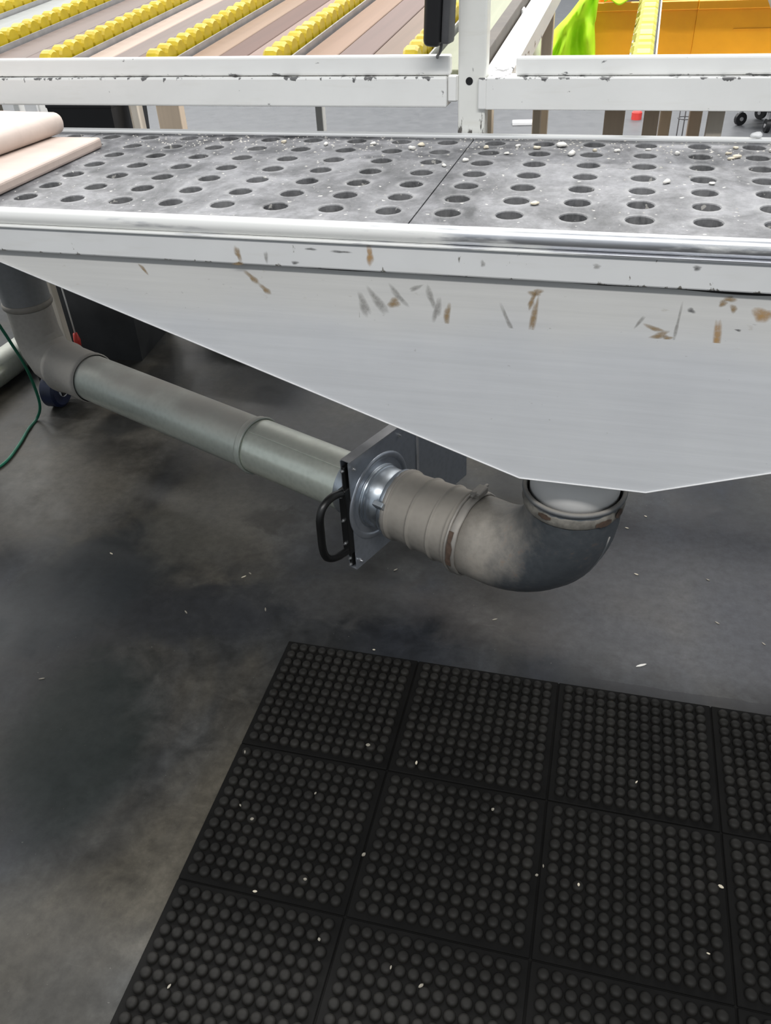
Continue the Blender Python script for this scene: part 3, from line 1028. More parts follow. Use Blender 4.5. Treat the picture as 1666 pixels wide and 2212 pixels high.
# long straight pipe
pip = thing('duct_pipe', 'long straight galvanised duct pipe running from the gate back to the left', 'duct', (DP(0.53).x, DP(0.53).y, 0))
bm = bmesh.new()
loft(bm, [rel(DP(t), pip) for t in (0.532, 0.70, 0.928)], 0.0755, 48, (False, False))
link_mesh('clean_pipe_length', bm, M['pipeclean'], pip, True)
bm = bmesh.new()
loft(bm, [rel(DP(t), pip) for t in (0.922, 1.3, 1.69)], 0.0735, 48, (False, False))
link_mesh('dusty_pipe_length', bm, M['pipe'], pip, True)
j = link_mesh('joint_band', ring_bm(rel(DP(0.930), pip), D, 0.0775, (0.003, 0.011), 48, 10), M['pipe'], pip, True)
link_mesh('joint_bead', ring_bm(rel(DP(0.921), pip), D, 0.079, (0.0035, 0.0035), 48, 8), M['pipe'], j, True)
bm = bmesh.new()
a = R(62)
rad = -Wd * math.cos(a) + Vector((0, 0, math.sin(a)))
loft(bm, [rel(DP(0.54), pip) + rad * 0.0757, rel(DP(0.915), pip) + rad * 0.0757], 0.0014, 6)
link_mesh('lock_seam', bm, M['pipeclean'], pip)

# far coupling and riser
ris = thing('duct_riser', 'dusty duct bend turning up behind the table at the left edge', 'duct', (DP(1.87).x, DP(1.87).y, 0))
bm = bmesh.new()
prof = [(1.655, 0.0770), (1.660, 0.0810), (1.672, 0.0810), (1.676, 0.079), (1.79, 0.0795), (1.80, 0.085), (1.812, 0.085), (1.83, 0.078)]
loft(bm, [rel(DP(t), ris) for t, r in prof], [r for t, r in prof], 44, (False, False))
link_mesh('coupling', bm, M['riser'], ris, True, 40)
bm = bmesh.new()
cen = DP(1.79)
RB2 = 0.098
pts = [DP(1.825)]
segs = []
for k in range(0, 4):
    a = PI / 2 * k / 3
    pts.append(DP(1.825) + D * (RB2 * math.sin(a)) + Vector((0, 0, RB2 * (1 - math.cos(a)))))
pts.append(pts[-1] + Vector((0, 0, 0.10)))
loft(bm, [rel(p, ris) for p in pts[1:]], [0.077, 0.077, 0.074, 0.072, 0.070], 44, (False, False))
link_mesh('segmented_bend', bm, M['riser'], ris, True, 15)
top = pts[-1]
bm = bmesh.new()
loft(bm, [rel(top + Vector((0, 0, z)), ris) for z in (-0.012, 0.0, 0.004, 0.40)], [0.071, 0.076, 0.074, 0.074], 44, (False, True))
link_mesh('upright_pipe', bm, M['elbow'], ris, True, 40)
link_mesh('joint_band', ring_bm(rel(top, ris), (0, 0, 1), 0.0745, (0.004, 0.010), 44, 8), M['sleeve'], ris, True)
# hanger carrying the riser from the rack
bm = bmesh.new()
box(bm, (-0.012, 0.068, 0.72), (0.012, 0.078, 1.12), 0.001, 1)
link_mesh('hanger_strap', bm, M['grey'], ris)

# ------------------------------------------------------------------ racks behind the table
SLP = R(5.2)
LO = W(0.0, 0.612, 0)
rackL = thing('roller_conveyor', 'white framed roller conveyor with rows of yellow wheels loaded with planks', 'conveyor', LO, (0, 0, TH))
UL2 = -2.35


def deck_z(v):
    return 1.150 + math.tan(SLP) * v


# front rail: box beam with a thinner bar above
link_mesh('front_beam', bm_box((UL2, -0.002, 1.090), (-0.030, 0.052, 1.148), 0.004, 2), M['rack'], rackL)
link_mesh('top_bar', bm_box((UL2, 0.008, 1.1495), (-0.024, 0.030, 1.186), 0.004, 2), M['rackbar'], rackL)
link_mesh('end_plate', bm_box((-0.029, 0.004, 1.10), (-0.008, 0.018, 1.150), 0.003, 1), M['rack'], rackL)
DL = 1.62
# brown side beam along the right edge, rising with the deck


def sloped(u0, u1, v0, v1, z0, z1, bev=0.0):
    bm = bmesh.new()
    box(bm, (u0, v0, z0), (u1, v1, z1), bev, 1)
    for v in bm.verts:
        v.co.z += math.tan(SLP) * v.co.y
    return bm


sb = link_mesh('side_beam', sloped(0.004, 0.034, 0.06, DL, 1.085, 1.165, 0.002), M['brownsteel'], rackL)
for vv in (0.62, 1.25):
    bm = bmesh.new()
    box(bm, (0.034, vv, 1.125), (0.041, vv + 0.03, 1.150), 0.002, 1)
    for v in bm.verts:
        v.co.z += math.tan(SLP) * v.co.y
    link_mesh('bolt_head', bm, M['white'], sb)
for vv in (0.07, 0.8, DL - 0.06):
    link_mesh('cross_member', sloped(UL2, 0.003, vv, vv + 0.05, 1.085, 1.128), M['grey'], rackL)
for uu in (UL2, -0.91):
    link_mesh('leg', bm_box((uu, DL - 0.055, 0.0), (uu + 0.030, DL - 0.015, 1.215), 0.002, 1), M['rack'], rackL)
link_mesh('leg', bm_box((UL2, 0.0, 0.0), (UL2 + 0.045, 0.045, 1.089), 0.002, 1), M['rack'], rackL)


def wheel_mesh(rad, wid, name, m):
    bm = bmesh.new()
    seg = 16
    prof = [(-wid / 2, rad * 0.35), (-wid / 2, rad * 0.82), (-wid * 0.32, rad), (wid * 0.32, rad), (wid / 2, rad * 0.82), (wid / 2, rad * 0.35)]
    loft(bm, [(x, 0, 0) for x, r in prof], [r for x, r in prof], seg, (True, True), up=Vector((0, 0, 1)))
    me = bpy.data.meshes.new(name)
    bm.normal_update()
    bm.to_mesh(me)
    bm.free()
    me.materials.append(m)
    return me


wm = wheel_mesh(0.025, 0.032, 'wheel', M['yellow'])
wmp = wheel_mesh(0.028, 0.040, 'pale_wheel', M['paleyellow'])


def strip(parent, u, v0, v1, slope, wmesh, pitch, cm, wide=0.026, zc=1.166):
    bm = bmesh.new()
    for s in (-1, 1):
        box(bm, (s * wide - 0.002, v0, zc - 0.038), (s * wide + 0.002, v1, zc - 0.004))
    box(bm, (-wide - 0.002, v0, zc - 0.040), (wide + 0.002, v1, zc - 0.0365))
    for v in bm.verts:
        v.co.z += math.tan(slope) * v.co.y
    ch = link_mesh('wheel_rail', bm, cm, parent)
    ch.location = (u, 0, 0)
    v = v0 + 0.035
    while v < v1 - 0.02:
        share('wheel', wmesh, ch, (0, v, zc + math.tan(slope) * v), (rnd.random() * 6, 0, 0))
        v += pitch
    return ch


STR = [-1.90, -1.600, -1.305, -1.015, -0.730, -0.440, -0.120]
for u in STR:
    strip(rackL, u, 0.035, DL - 0.07, SLP, wm, 0.050, M['grey'])

# planks lying lengthways between the wheel rails
plank_cols = {
    'pearl': ((0.32, 0.32, 0.308), 'pearl grey'), 'greywhite': ((0.276, 0.288, 0.282), 'pale grey'), 'mauve': ((0.159, 0.11, 0.096), 'mauve-grey'), 'brown': ((0.181, 0.121, 0.086), 'dull brown'),
    'cream': ((0.409, 0.313, 0.257), 'cream-white'), 'stone': ((0.163, 0.121, 0.106), 'stone grey'), 'russet': ((0.147, 0.078, 0.048), 'russet'),
    'tan': ((0.253, 0.155, 0.102), 'tan'), 'rosy': ((0.251, 0.165, 0.133), 'rosy'), 'redbrown': ((0.109, 0.05, 0.034), 'red-brown'),
    'beige': ((0.26, 0.168, 0.11), 'beige'), 'plum': ((0.154, 0.097, 0.081), 'plum-tinted'), 'greenish': ((0.3, 0.312, 0.216), 'pale green'),
}
for k, (c, _) in plank_cols.items():
    M['plank_' + k] = wood('plank_' + k, c, 0.82, (28, 1.2, 28), 0.6)
gaps = [  # u range between wheel rails, colours left to right, where
    (-1.865, -1.635, ['greywhite', 'mauve'], 'at the far left end of the conveyor'),
    (-1.565, -1.340, ['greywhite', 'pearl'], 'in the fifth gap left of the white post'),
    (-1.270, -1.050, ['stone', 'mauve'], 'in the fourth gap left of the white post'),
    (-0.980, -0.765, ['cream', 'stone', 'russet'], 'in the third gap left of the white post'),
    (-0.695, -0.475, ['beige', 'redbrown', 'rosy'], 'in the second gap left of the white post'),
    (-0.405, -0.155, ['tan', 'plum', 'brown'], 'in the gap nearest the white post'),
    (-0.085, 0.001, ['greenish'], 'beside the brown side beam'),
]
posw = {1: [''], 2: ['left hand', 'right hand'], 3: ['left hand', 'middle', 'right hand']}
for u0, u1, cs, where in gaps:
    n = len(cs)
    wdt = (u1 - u0) / n
    for i, k in enumerate(cs):
        bm = bm_box((0.0015, 0, 0), (wdt - 0.0015, DL - 0.07 + rnd.uniform(-0.05, 0.0), 0.022), 0.0015, 1)
        o = link_mesh('plank', bm, M['plank_' + k])
        base = LO + Vector((CT * (u0 + i * wdt) - ST * 0.045, ST * (u0 + i * wdt) + CT * 0.045, deck_z(0.045) - 0.022 + 0.0005))
        o.location = base
        o.rotation_euler = (SLP, 0, TH)
        pw = posw[n][i]
        lab = (pw + ' ' if pw else '') + plank_cols[k][1] + ' plank ' + where
        tag(o, lab.strip(), 'plank', 'planks on the roller conveyor')

# white steel post at the back of the table
post = thing('steel_post', 'chipped white steel post rising between the two rails behind the table', 'post', W(-0.0065, 0.6125, 0), (0, 0, TH))
bm = bm_box((0.0, 0.0, 0.90), (0.058, 0.040, 1.60), 0.004, 2)
pb = link_mesh('column', bm, M['post'], post)
bm = bmesh.new()
loft(bm, [(0.024, -0.0008, 1.140), (0.024, 0.003, 1.140)], 0.0075, 20)
link_mesh('bolt_hole', bm, M['black'], post)
link_mesh('welded_plate', bm_box((-0.0035, 0.001, 1.103), (0.0, 0.03, 1.150), 0.001, 1), M['post'], post)
link_mesh('mounting_foot', bm_box((0.002, -0.030, 0.975), (0.056, 0.038, 0.984), 0.001, 1), M['post'], post)

# black holder hooked on the post
hol = thing('control_box', 'black rounded control box hanging on the white post', 'box', W(-0.045, 0.575, 1.207), (R(2), R(4), TH - R(8)))
bm = bm_box((-0.024, -0.014, 0.0), (0.012, 0.030, 0.26), 0.011, 4)
link_mesh('casing', bm, M['black'], hol, True, 40)
bm = bm_box((0.012, -0.006, 0.006), (0.030, 0.030, 0.26), 0.005, 2)
link_mesh('side_cover', bm, M['dgrey'], hol, True, 40)
bm = bmesh.new()
loft(bm, spline([(0.012, 0.006, 0.012), (0.006, 0.012, -0.010), (-0.006, 0.030, -0.022), (-0.016, 0.06, -0.032)], 6), 0.003, 8)
link_mesh('cable', bm, M['dgrey'], hol, True)

# right-hand frame
RO = W(0.0, 0.612, 0)
rackR = thing('roller_conveyor', 'empty white roller frame with pale yellow wheel strip right of the post', 'conveyor', RO, (0, 0, TH))
UR2 = 1.75
link_mesh('front_beam', bm_box((0.0535, -0.008, 1.088), (UR2, 0.046, 1.147), 0.002, 2), M['rack'], rackR)
link_mesh('end_flange', bm_box((0.037, -0.008, 1.088), (0.0545, -0.0005, 1.147), 0.0032, 3), M['rack'], rackR)
link_mesh('top_bar', bm_box((0.110, 0.010, 1.148), (UR2, 0.034, 1.181), 0.004, 2), M['rackbar'], rackR)
DR = 1.60
link_mesh('side_beam', sloped(0.036, 0.094, 0.048, DR, 1.088, 1.142, 0.003), M['rack'], rackR)
link_mesh('back_beam', sloped(0.036, UR2, DR + 0.001, DR + 0.05, 1.088, 1.142, 0.003), M['rack'], rackR)
for u in (0.354, 0.690, 1.025):
    strip(rackR, u, 0.05, DR - 0.005, SLP, wmp, 0.056, M['grey'], 0.027, 1.136)
for uu, vv, m_, w_, zt in ((UR2 - 0.05, 0.0, 'rack', 0.045, 1.087), (UR2 - 0.05, DR + 0.002, 'rack', 0.045, 1.225)):
    link_mesh('leg', bm_box((uu, vv, 0.0), (uu + w_, vv + 0.045, zt), 0.002, 1), M[m_], rackR)

# ------------------------------------------------------------------ boards on the left end of the table
M['board1'] = wood('pale_board', (0.60, 0.505, 0.45), 0.88, (6, 30, 30), 0.6)
M['board2'] = wood('pinkish_board', (0.55, 0.445, 0.39), 0.88, (6, 30, 30), 0.6)
bm = bm_box((-0.85, -0.20, 0), (0.0, 0.20, 0.022), 0.006, 3)
o = link_mesh('board', bm, M['board2'])
o.location = W(-0.755, 0.235, T + 0.0005)
o.rotation_euler = (0, 0, TH + R(1.0))
tag(o, 'pinkish wooden board lying flat on the left end of the perforated table', 'board')
bm = bmesh.new()
box(bm, (-0.80, -0.14, 0), (0.0, 0.14, 0.045), 0.02, 4)
o = link_mesh('board', bm, M['board1'], None, True, 60)
o.location = W(-0.865, 0.325, T + 0.0235)
o.rotation_euler = (0, 0, TH + R(-4.0))
tag(o, 'thick pale board with rounded end stacked on top of the pinkish board', 'board')

# ------------------------------------------------------------------ background behind the racks
stand = thing('wooden_stand', 'timber stand with square posts carrying the orange crate', 'stand', (0.95, 2.6, 0))


def wbox(name, x0, x1, y0, y1, z0, z1, m, parent, bev=0.003):
    l = parent.location if parent else Vector((0, 0, 0))
    return link_mesh(name, bm_box((x0 - l.x, y0 - l.y, z0 - l.z), (x1 - l.x, y1 - l.y, z1 - l.z), bev, 1), m, parent)


wbox('shelf_board', 0.20, 1.75, 2.195, 2.95, 0.788, 0.80, M['timberp'], stand)
wbox('post', 0.590, 0.672, 2.48, 2.56, 0.0, 0.787, M['timberd'], stand)
wbox('post', 0.750, 0.808, 2.50, 2.58, 0.0, 0.787, M['timberd'], stand)
wbox('post', 0.822, 0.868, 2.70, 2.77, 0.0, 0.787, M['timber'], stand)
wbox('post', 0.945, 0.995, 2.72, 2.79, 0.0, 0.787, M['timberd'], stand)
wbox('post', 0.985, 1.045, 2.36, 2.40, 0.0, 0.787, M['timberp'], stand)
wbox('post', 1.62, 1.70, 2.36, 2.44, 0.0, 0.787, M['timber'], stand)
wbox('post', 0.29, 0.33, 2.86, 2.92, 0.0, 0.787, M['timber'], stand)

cr = thing('orange_crate', 'large orange plastic crate on the timber stand behind the right frame', 'crate', (0.90, 2.68, 0.8005))
bm = bmesh.new()
x0, x1, y0, y1, h = -0.385, 0.42, -0.20, 0.20, 0.30
th = 0.006
box(bm, (x0, y0, 0), (x1, y1, th))
link_mesh('floor_panel', bm, M['orange'], cr)
bm = bmesh.new()
box(bm, (x0, y0, th), (-0.0092, y0 + th, h - 0.03), 0.001, 1)
link_mesh('front_panel', bm, M['orange'], cr)
bm = bmesh.new()
box(bm, (-0.009, y0 - 0.004, th), (x1, y0 + th, h - 0.03), 0.001, 1)
link_mesh('front_panel', bm, M['orange'], cr)
bm = bmesh.new()
for a in ((0.13, y0 - 0.0065, 0.20, 0.33, y0 - 0.003, 0.204), (0.326, y0 - 0.0065, 0.15, 0.331, y0 - 0.003, 0.204)):
    box(bm, a[:3], a[3:])
link_mesh('label_ridge', bm, M['orange'], cr)
for a in ((x0, y1 - th, th, x1, y1, h), (x0, y0 + th, th, x0 + th, y1 - th, h), (x1 - th, y0 + th, th, x1, y1 - th, h)):
    link_mesh('wall_panel', bm_box(a[:3], a[3:], 0.001, 1), M['orange'], cr)
link_mesh('rim', bm_box((x0 - 0.008, y0 - 0.010, h - 0.03), (-0.0092, y0 + 0.008, h), 0.003, 1), M['orange'], cr)
link_mesh('rim', bm_box((-0.009, y0 - 0.014, h - 0.03), (x1 + 0.008, y0 + 0.008, h), 0.003, 1), M['orange'], cr)

# lime cloth hung over the left end of the crate
bm = bmesh.new()
nu, nv = 40, 44
gr = []
crx = [(-0.10, 0.27), (-0.03, 0.315), (0.04, 0.320), (0.10, 0.315)]
for j in range(nv + 1):
    f = j / nv
    row = []
    for i in range(nu + 1):
        g = i / nu
        # front curtain: from top right over the crate corner down to the shelf
        topz = 1.165 - 0.16 * (1 - g) ** 2.2 - 0.02 * math.sin(g * 5)
        botz = 0.835
        z = topz + (botz - topz) * f
        x = 0.345 + 0.185 * g + 0.02 * f * (0.5 - g) + 0.010 * math.sin(6 * f + 3 * g)
        fold = 0.030 * math.sin(9.0 * g + 3.2 * f + 0.8 * math.sin(5 * f)) * (0.4 + f) + 0.022 * math.sin(17 * g - 6.0 * f) + 0.016 * math.sin(11 * f + 13 * g)
        y = 2.355 + fold + 0.05 * g - 0.06 * (1 - f) * (1 - abs(2 * g - 1)) * 0.5
        if f < 0.16:
            k = 1 - f / 0.16
            y += 0.10 * k * k
            z -= 0.01 * k * k
        row.append(bm.verts.new((x, y, z)))
    gr.append(row)
for j in range(nv):
    for i in range(nu):
        bm.faces.new((gr[j][i], gr[j][i + 1], gr[j + 1][i + 1], gr[j + 1][i]))
ves = link_mesh('hi_vis_jacket', bm, M['hivis'], None, True)
s_ = ves.modifiers.new('cloth', 'SOLIDIFY')
s_.thickness = 0.006
s_.offset = 1
tag(ves, 'crumpled lime green high visibility jacket hanging beside the orange crate', 'jacket')
bm = bmesh.new()
gr = []
for j in range(13):
    row = []
    for i in range(21):
        g, f = i / 20, j / 12
        row.append(bm.verts.new((0.545 + 0.10 * g, 2.462 + 0.05 * f + 0.008 * math.sin(9 * g), 1.104 + 0.055 * f * (1 - 0.7 * g) + 0.008 * math.sin(8 * g + 3 * f))))
    gr.append(row)
for j in range(12):
    for i in range(20):
        bm.faces.new((gr[j][i], gr[j][i + 1], gr[j + 1][i + 1], gr[j + 1][i]))
lp = link_mesh('sleeve', bm, M['hivis'], ves, True)
s_ = lp.modifiers.new('cloth', 'SOLIDIFY')
s_.thickness = 0.005

o = wbox('timber_post', 0.336, 0.378, 2.205, 2.24, 0.8005, 1.75, M['timberd'], None)
tag(o, 'upright brown timber post standing left of the lime jacket', 'post')

# white sack with lime lining left of that post
bm = bmesh.new()
bmesh.ops.create_uvsphere(bm, u_segments=24, v_segments=16, radius=1.0)
for v in bm.verts:
    p = v.co
    s = 1 + 0.10 * math.sin(5 * p.x + 3 * p.z) + 0.07 * math.sin(7 * p.y - 4 * p.z)
    v.co = Vector((p.x * 0.055 * s, p.y * 0.06 * s, max(-0.13, p.z * 0.15) * s))
sk = link_mesh('white_bag', bm, M['whitecloth'], None, True)
sk.location = (0.283, 2.44, 0.945)
tag(sk, 'small white cloth bag slumped behind the left side of the brown timber post', 'bag')

# things standing in the crate
for i, (x, y, hgt, r, mk, lab) in enumerate((
        (1.02, 2.72, 0.345, 0.040, 'timberp', 'pale wooden dowel sticking up out of the orange crate'),
        (1.16, 2.76, 0.34, 0.030, 'white', 'white tube standing in the right half of the orange crate'),
        (0.66, 2.74, 0.345, 0.035, 'dgrey', 'dark grey tube standing in the left half of the orange crate'))):
    bm = bmesh.new()
    loft(bm, [(0, 0, 0), (0, 0, hgt - 0.01), (0, 0, hgt)], [r, r, r * 0.85], 20)
    o = link_mesh('dowel' if i == 0 else 'tube', bm, M[mk], None, True, 40)
    o.location = (x, y, 0.8070)
    tag(o, lab, 'dowel' if i == 0 else 'tube')

# timbers and white legs seen through the gap under the rails
for x0, x1, y, hh, mk, lab in (
        (0.075, 0.122, 2.50, 1.0, 'timber', 'tan timber upright seen just right of the white post under the rail'),
        (0.298, 0.330, 2.45, 0.764, 'timber', 'thin tan timber upright in the gap under the right rail'),
        (-1.735, -1.600, 3.00, 0.95, 'timberd', 'wide brown timber slab standing behind the left rail'),
        (-1.885, -1.845, 3.00, 0.95, 'timberp', 'pale narrow timber upright left of the wide brown slab'),
        (-1.955, -1.915, 3.1, 0.95, 'timberp', 'pale timber upright beside the dark bin behind the left rail')):
    o = wbox('timber_upright', x0, x1, y, y + 0.06, 0.0, hh, M[mk], None)
    tag(o, lab, 'timber')
# dark bin and grey canister behind
db = thing('dark_bin', 'black bin standing on the floor behind the left end of the rail', 'bin', (-2.17, 3.15, 0))
bm = bmesh.new()
for (z0, z1, a, b) in ((0.0, 0.64, 0.16, 0.19),):
    vs = [bm.verts.new((sx_ * a, sy_ * a, z0)) for sx_, sy_ in ((-1, -1), (1, -1), (1, 1), (-1, 1))] + [bm.verts.new((sx_ * b, sy_ * b, z1)) for sx_, sy_ in ((-1, -1), (1, -1), (1, 1), (-1, 1))]
    bm.faces.new(vs[:4][::-1])
    for i in range(4):
        bm.faces.new((vs[i], vs[(i + 1) % 4], vs[4 + (i + 1) % 4], vs[4 + i]))
b_ = link_mesh('body', bm, M['black'], db)
m_ = b_.modifiers.new('wall', 'SOLIDIFY')
m_.thickness = 0.006
m_.offset = 1
link_mesh('rim', bm_box((-0.2, -0.2, 0.638), (0.2, 0.2, 0.66), 0.006, 2), M['black'], db)
cn = thing('white_cabinet', 'white cabinet standing at the far left behind the table', 'cabinet', (-2.78, 3.2, 0))
link_mesh('body', bm_box((-0.33, -0.18, 0.03), (0.33, 0.25, 0.80), 0.004, 1), M['rack'], cn)
link_mesh('door', bm_box((-0.32, -0.195, 0.05), (-0.004, -0.181, 0.78), 0.003, 1), M['white'], cn)
link_mesh('door', bm_box((0.004, -0.195, 0.05), (0.32, -0.181, 0.78), 0.003, 1), M['white'], cn)
link_mesh('plinth', bm_box((-0.31, -0.15, 0.0), (0.31, 0.24, 0.029)), M['dgrey'], cn)

# black rolling base of an industrial vacuum on castors, far right
dol = thing('castor_dolly', 'round black dolly on castor wheels standing on the far floor at right', 'dolly', (1.78, 5.75, 0))
bm = bmesh.new()
loft(bm, [(0, 0, 0.135), (0, 0, 0.15), (0, 0, 0.19), (0, 0, 0.205)], [0.25, 0.275, 0.275, 0.25], 36)
link_mesh('ring_base', bm, M['black'], dol, True, 40)
bm = bmesh.new()
loft(bm, [(0, 0, 0.205), (0, 0, 0.22), (0, 0, 0.42), (0, 0, 0.45)], [0.22, 0.235, 0.235, 0.20], 36)
link_mesh('drum', bm, M['dgrey'], dol, True, 40)
for k in range(5):
    a = 2 * PI * k / 5 - 1.9
    cx, cy = 0.235 * math.cos(a), 0.235 * math.sin(a)
    bm = bmesh.new()
    t = Vector((-math.sin(a + .5), math.cos(a + .5), 0))
    loft(bm, [Vector((cx, cy, 0.045)) - t * 0.014, Vector((cx, cy, 0.045)) + t * 0.014], 0.045, 18)
    cw = link_mesh('castor', bm, M['black'], dol, True, 40)
    bm = bmesh.new()
    loft(bm, [(cx, cy, 0.05), (cx, cy, 0.136)], 0.013, 10)
    loft(bm, [Vector((cx, cy, 0.045)) - t * 0.019, Vector((cx, cy, 0.045)) + t * 0.019], 0.014, 12)
    link_mesh('fork', bm, M['grey'], cw, True, 40)

# wire stand between the posts
ws = thing('wire_stand', 'thin dark wire stand between the timber posts under the right rail', 'stand', (0.975, 3.35, 0))
for dx, dy in ((-0.03, 0), (0.03, 0), (0.0, 0.05)):
    bm = bmesh.new()
    loft(bm, [(dx * 2.2, dy * 2.2, 0.0), (dx, dy, 0.25), (dx, dy, 0.72)], 0.003, 8)
    link_mesh('rod', bm, M['dgrey'], ws, True)
for z in (0.28, 0.40, 0.52, 0.70):
    link_mesh('hoop', ring_bm((0, 0.015, z), (0, 0, 1), 0.036, (0.0025, 0.0025), 20, 6), M['dgrey'], ws, True)

# bits on the far floor
bm = bm_box((-0.10, -0.05, 0), (0.10, 0.05, 0.025), 0.004, 1)
o = link_mesh('white_packet', bm, M['white'])
o.location = (-0.05, 5.75, 0)
o.rotation_euler = (0, 0, R(8))
tag(o, 'flat white packet lying on the far floor behind the post', 'packet')
bm = bmesh.new()
loft(bm, [(0, 0, 0), (0, 0, 0.05), (0, 0, 0.06)], [0.04, 0.04, 0.03], 16)
o = link_mesh('red_bottle_top', bm, M['red'], None, True, 40)
o.location = (0.80, 5.95, 0)
tag(o, 'small red cap on the far floor between the timber posts', 'cap')

# ------------------------------------------------------------------ left corner, under and behind the table
tub = thing('black_tub', 'tall black plastic tub on the floor behind the duct at left', 'tub', (-1.34, 1.52, 0), (0, 0, R(6)))
bm = bmesh.new()
a, b, z1 = (0.20, 0.16), (0.235, 0.19), 0.62
sg = ((-1, -1), (1, -1), (1, 1), (-1, 1))
vs = [bm.verts.new((x * a[0], y * a[1], 0.0)) for x, y in sg] + [bm.verts.new((x * b[0], y * b[1], z1)) for x, y in sg]
bm.faces.new(vs[:4][::-1])
for i in range(4):
    bm.faces.new((vs[i], vs[(i + 1) % 4], vs[4 + (i + 1) % 4], vs[4 + i]))
b_ = link_mesh('body', bm, M['oldrubber'], tub)
m_ = b_.modifiers.new('wall', 'SOLIDIFY')
m_.thickness = 0.006
m_.offset = 1
bm = bmesh.new()
for lo_, hi_ in (((-0.245, -0.20, z1 - 0.02), (0.245, -0.188, z1 + 0.01)), ((-0.245, 0.188, z1 - 0.02), (0.245, 0.20, z1 + 0.01)), ((-0.245, -0.188, z1 - 0.02), (-0.233, 0.188, z1 + 0.01)), ((0.233, -0.188, z1 - 0.02), (0.245, 0.188, z1 + 0.01))):
    box(bm, lo_, hi_)
link_mesh('rim', bm, M['black'], tub)
cb = thing('black_case', 'low black case on the floor right of the black tub', 'case', (-0.83, 1.86, 0), (0, 0, R(-6)))
link_mesh('lower_shell', bm_box((-0.20, -0.15, 0.0), (0.20, 0.15, 0.20), 0.015, 3), M['black'], cb)
link_mesh('lid', bm_box((-0.205, -0.155, 0.203), (0.205, 0.155, 0.30), 0.02, 3), M['black'], cb)
link_mesh('latch', bm_box((-0.02, -0.163, 0.18), (0.02, -0.151, 0.23), 0.002, 1), M['dgrey'], cb)
# tan timber and a red-tipped rod by the tub
o = wbox('timber_batten', -1.255, -1.222, 1.09, 1.12, 0.0, 1.05, M['timberp'], None)
tag(o, 'pale timber batten standing between the upright duct and the black tub', 'timber')
rod = thing('leaning_rod', 'thin pale rod with a small red end standing beside the black tub', 'rod', (-1.19, 1.13, 0))
bm = bmesh.new()
loft(bm, [(-0.035, 0.02, 0.215), (-0.042, 0.03, 0.42)], 0.003, 8)
link_mesh('shaft', bm, M['white'], rod, True)
bm = bmesh.new()
loft(bm, [(-0.033, 0.018, 0.165), (-0.034, 0.019, 0.19), (-0.035, 0.02, 0.216)], [0.010, 0.013, 0.008], 12)
link_mesh('red_end', bm, M['red'], rod, True)
bm = bmesh.new()
loft(bm, [(-0.02, 0.0, 0.0), (-0.033, 0.018, 0.165)], 0.006, 10)
link_mesh('lower_shaft', bm, M['black'], rod, True)
# silver pipe lying along the floor to the left
fp = thing('floor_pipe', 'bright metal pipe lying along the floor left of the duct riser', 'pipe', (-1.575, 1.05, 0.062))
bm = bmesh.new()
loft(bm, [(-0.02, -0.45, 0), (0.0, 0.55, 0)], 0.060, 32, (False, False))
p_ = link_mesh('tube', bm, M['pipeclean'], fp, True)
m_ = p_.modifiers.new('wall', 'SOLIDIFY')
m_.thickness = 0.002
link_mesh('end_bead', ring_bm((0, 0.545, 0), (0.02, 1, 0), 0.0585, (0.003, 0.004), 32, 8), M['pipeclean'], fp, True)
# dark blue castor under the bend
cs_ = thing('floor_castor', 'dark blue castor wheel on the floor beneath the far duct bend', 'castor', (-1.255, 0.99, 0))
bm = bmesh.new()
loft(bm, [(-0.03, 0, 0.065), (-0.022, 0, 0.065), (0.022, 0, 0.065), (0.03, 0, 0.065)], [0.055, 0.065, 0.065, 0.055], 28, up=Vector((0, 0, 1)))
link_mesh('tyre', bm, M['blue'], cs_, True, 30)
bm = bmesh.new()
loft(bm, [(-0.034, 0, 0.065), (0.034, 0, 0.065)], 0.025, 20, up=Vector((0, 0, 1)))
link_mesh('hub', bm, M['white'], cs_, True, 30)
bm = bmesh.new()
for s in (-1, 1):
    box(bm, (s * 0.038 - 0.003, -0.02, 0.05), (s * 0.038 + 0.003, 0.02, 0.145))
box(bm, (-0.041, -0.035, 0.142), (0.041, 0.035, 0.15))
link_mesh('fork', bm, M['black'], cs_)
# green cord hanging by the riser and trailing over the floor
bm = bmesh.new()
path = spline([(-1.19, 0.735, 0.60), (-1.187, 0.735, 0.48), (-1.185, 0.765, 0.37), (-1.19, 0.80, 0.27), (-1.205, 0.83, 0.17), (-1.235, 0.86, 0.07), (-1.275, 0.87, 0.008), (-1.265, 0.80, 0.0052), (-1.235, 0.70, 0.0052), (-1.215, 0.59, 0.0052), (-1.24, 0.50, 0.0052), (-1.30, 0.42, 0.0052)], 8)
loft(bm, path, 0.0050, 10)
o = link_mesh('green_cord', bm, M['green'], None, True)
tag(o, 'thin green cord hanging beside the upright duct and trailing over the floor', 'cord')

# ------------------------------------------------------------------ chips and crumbs
def chip_bm(l, w, h, sharp=0.4):
    bm = bmesh.new()
    a = [(-l, -w * rnd.uniform(0.2, sharp)), (-l * 0.3, -w), (l * 0.5, -w * 0.8), (l, -w * 0.1), (l * 0.8, w * 0.5), (0, w), (-l * 0.7, w * 0.6)]
    poly_prism(bm, a, 2, 0.0, h)
    return bm


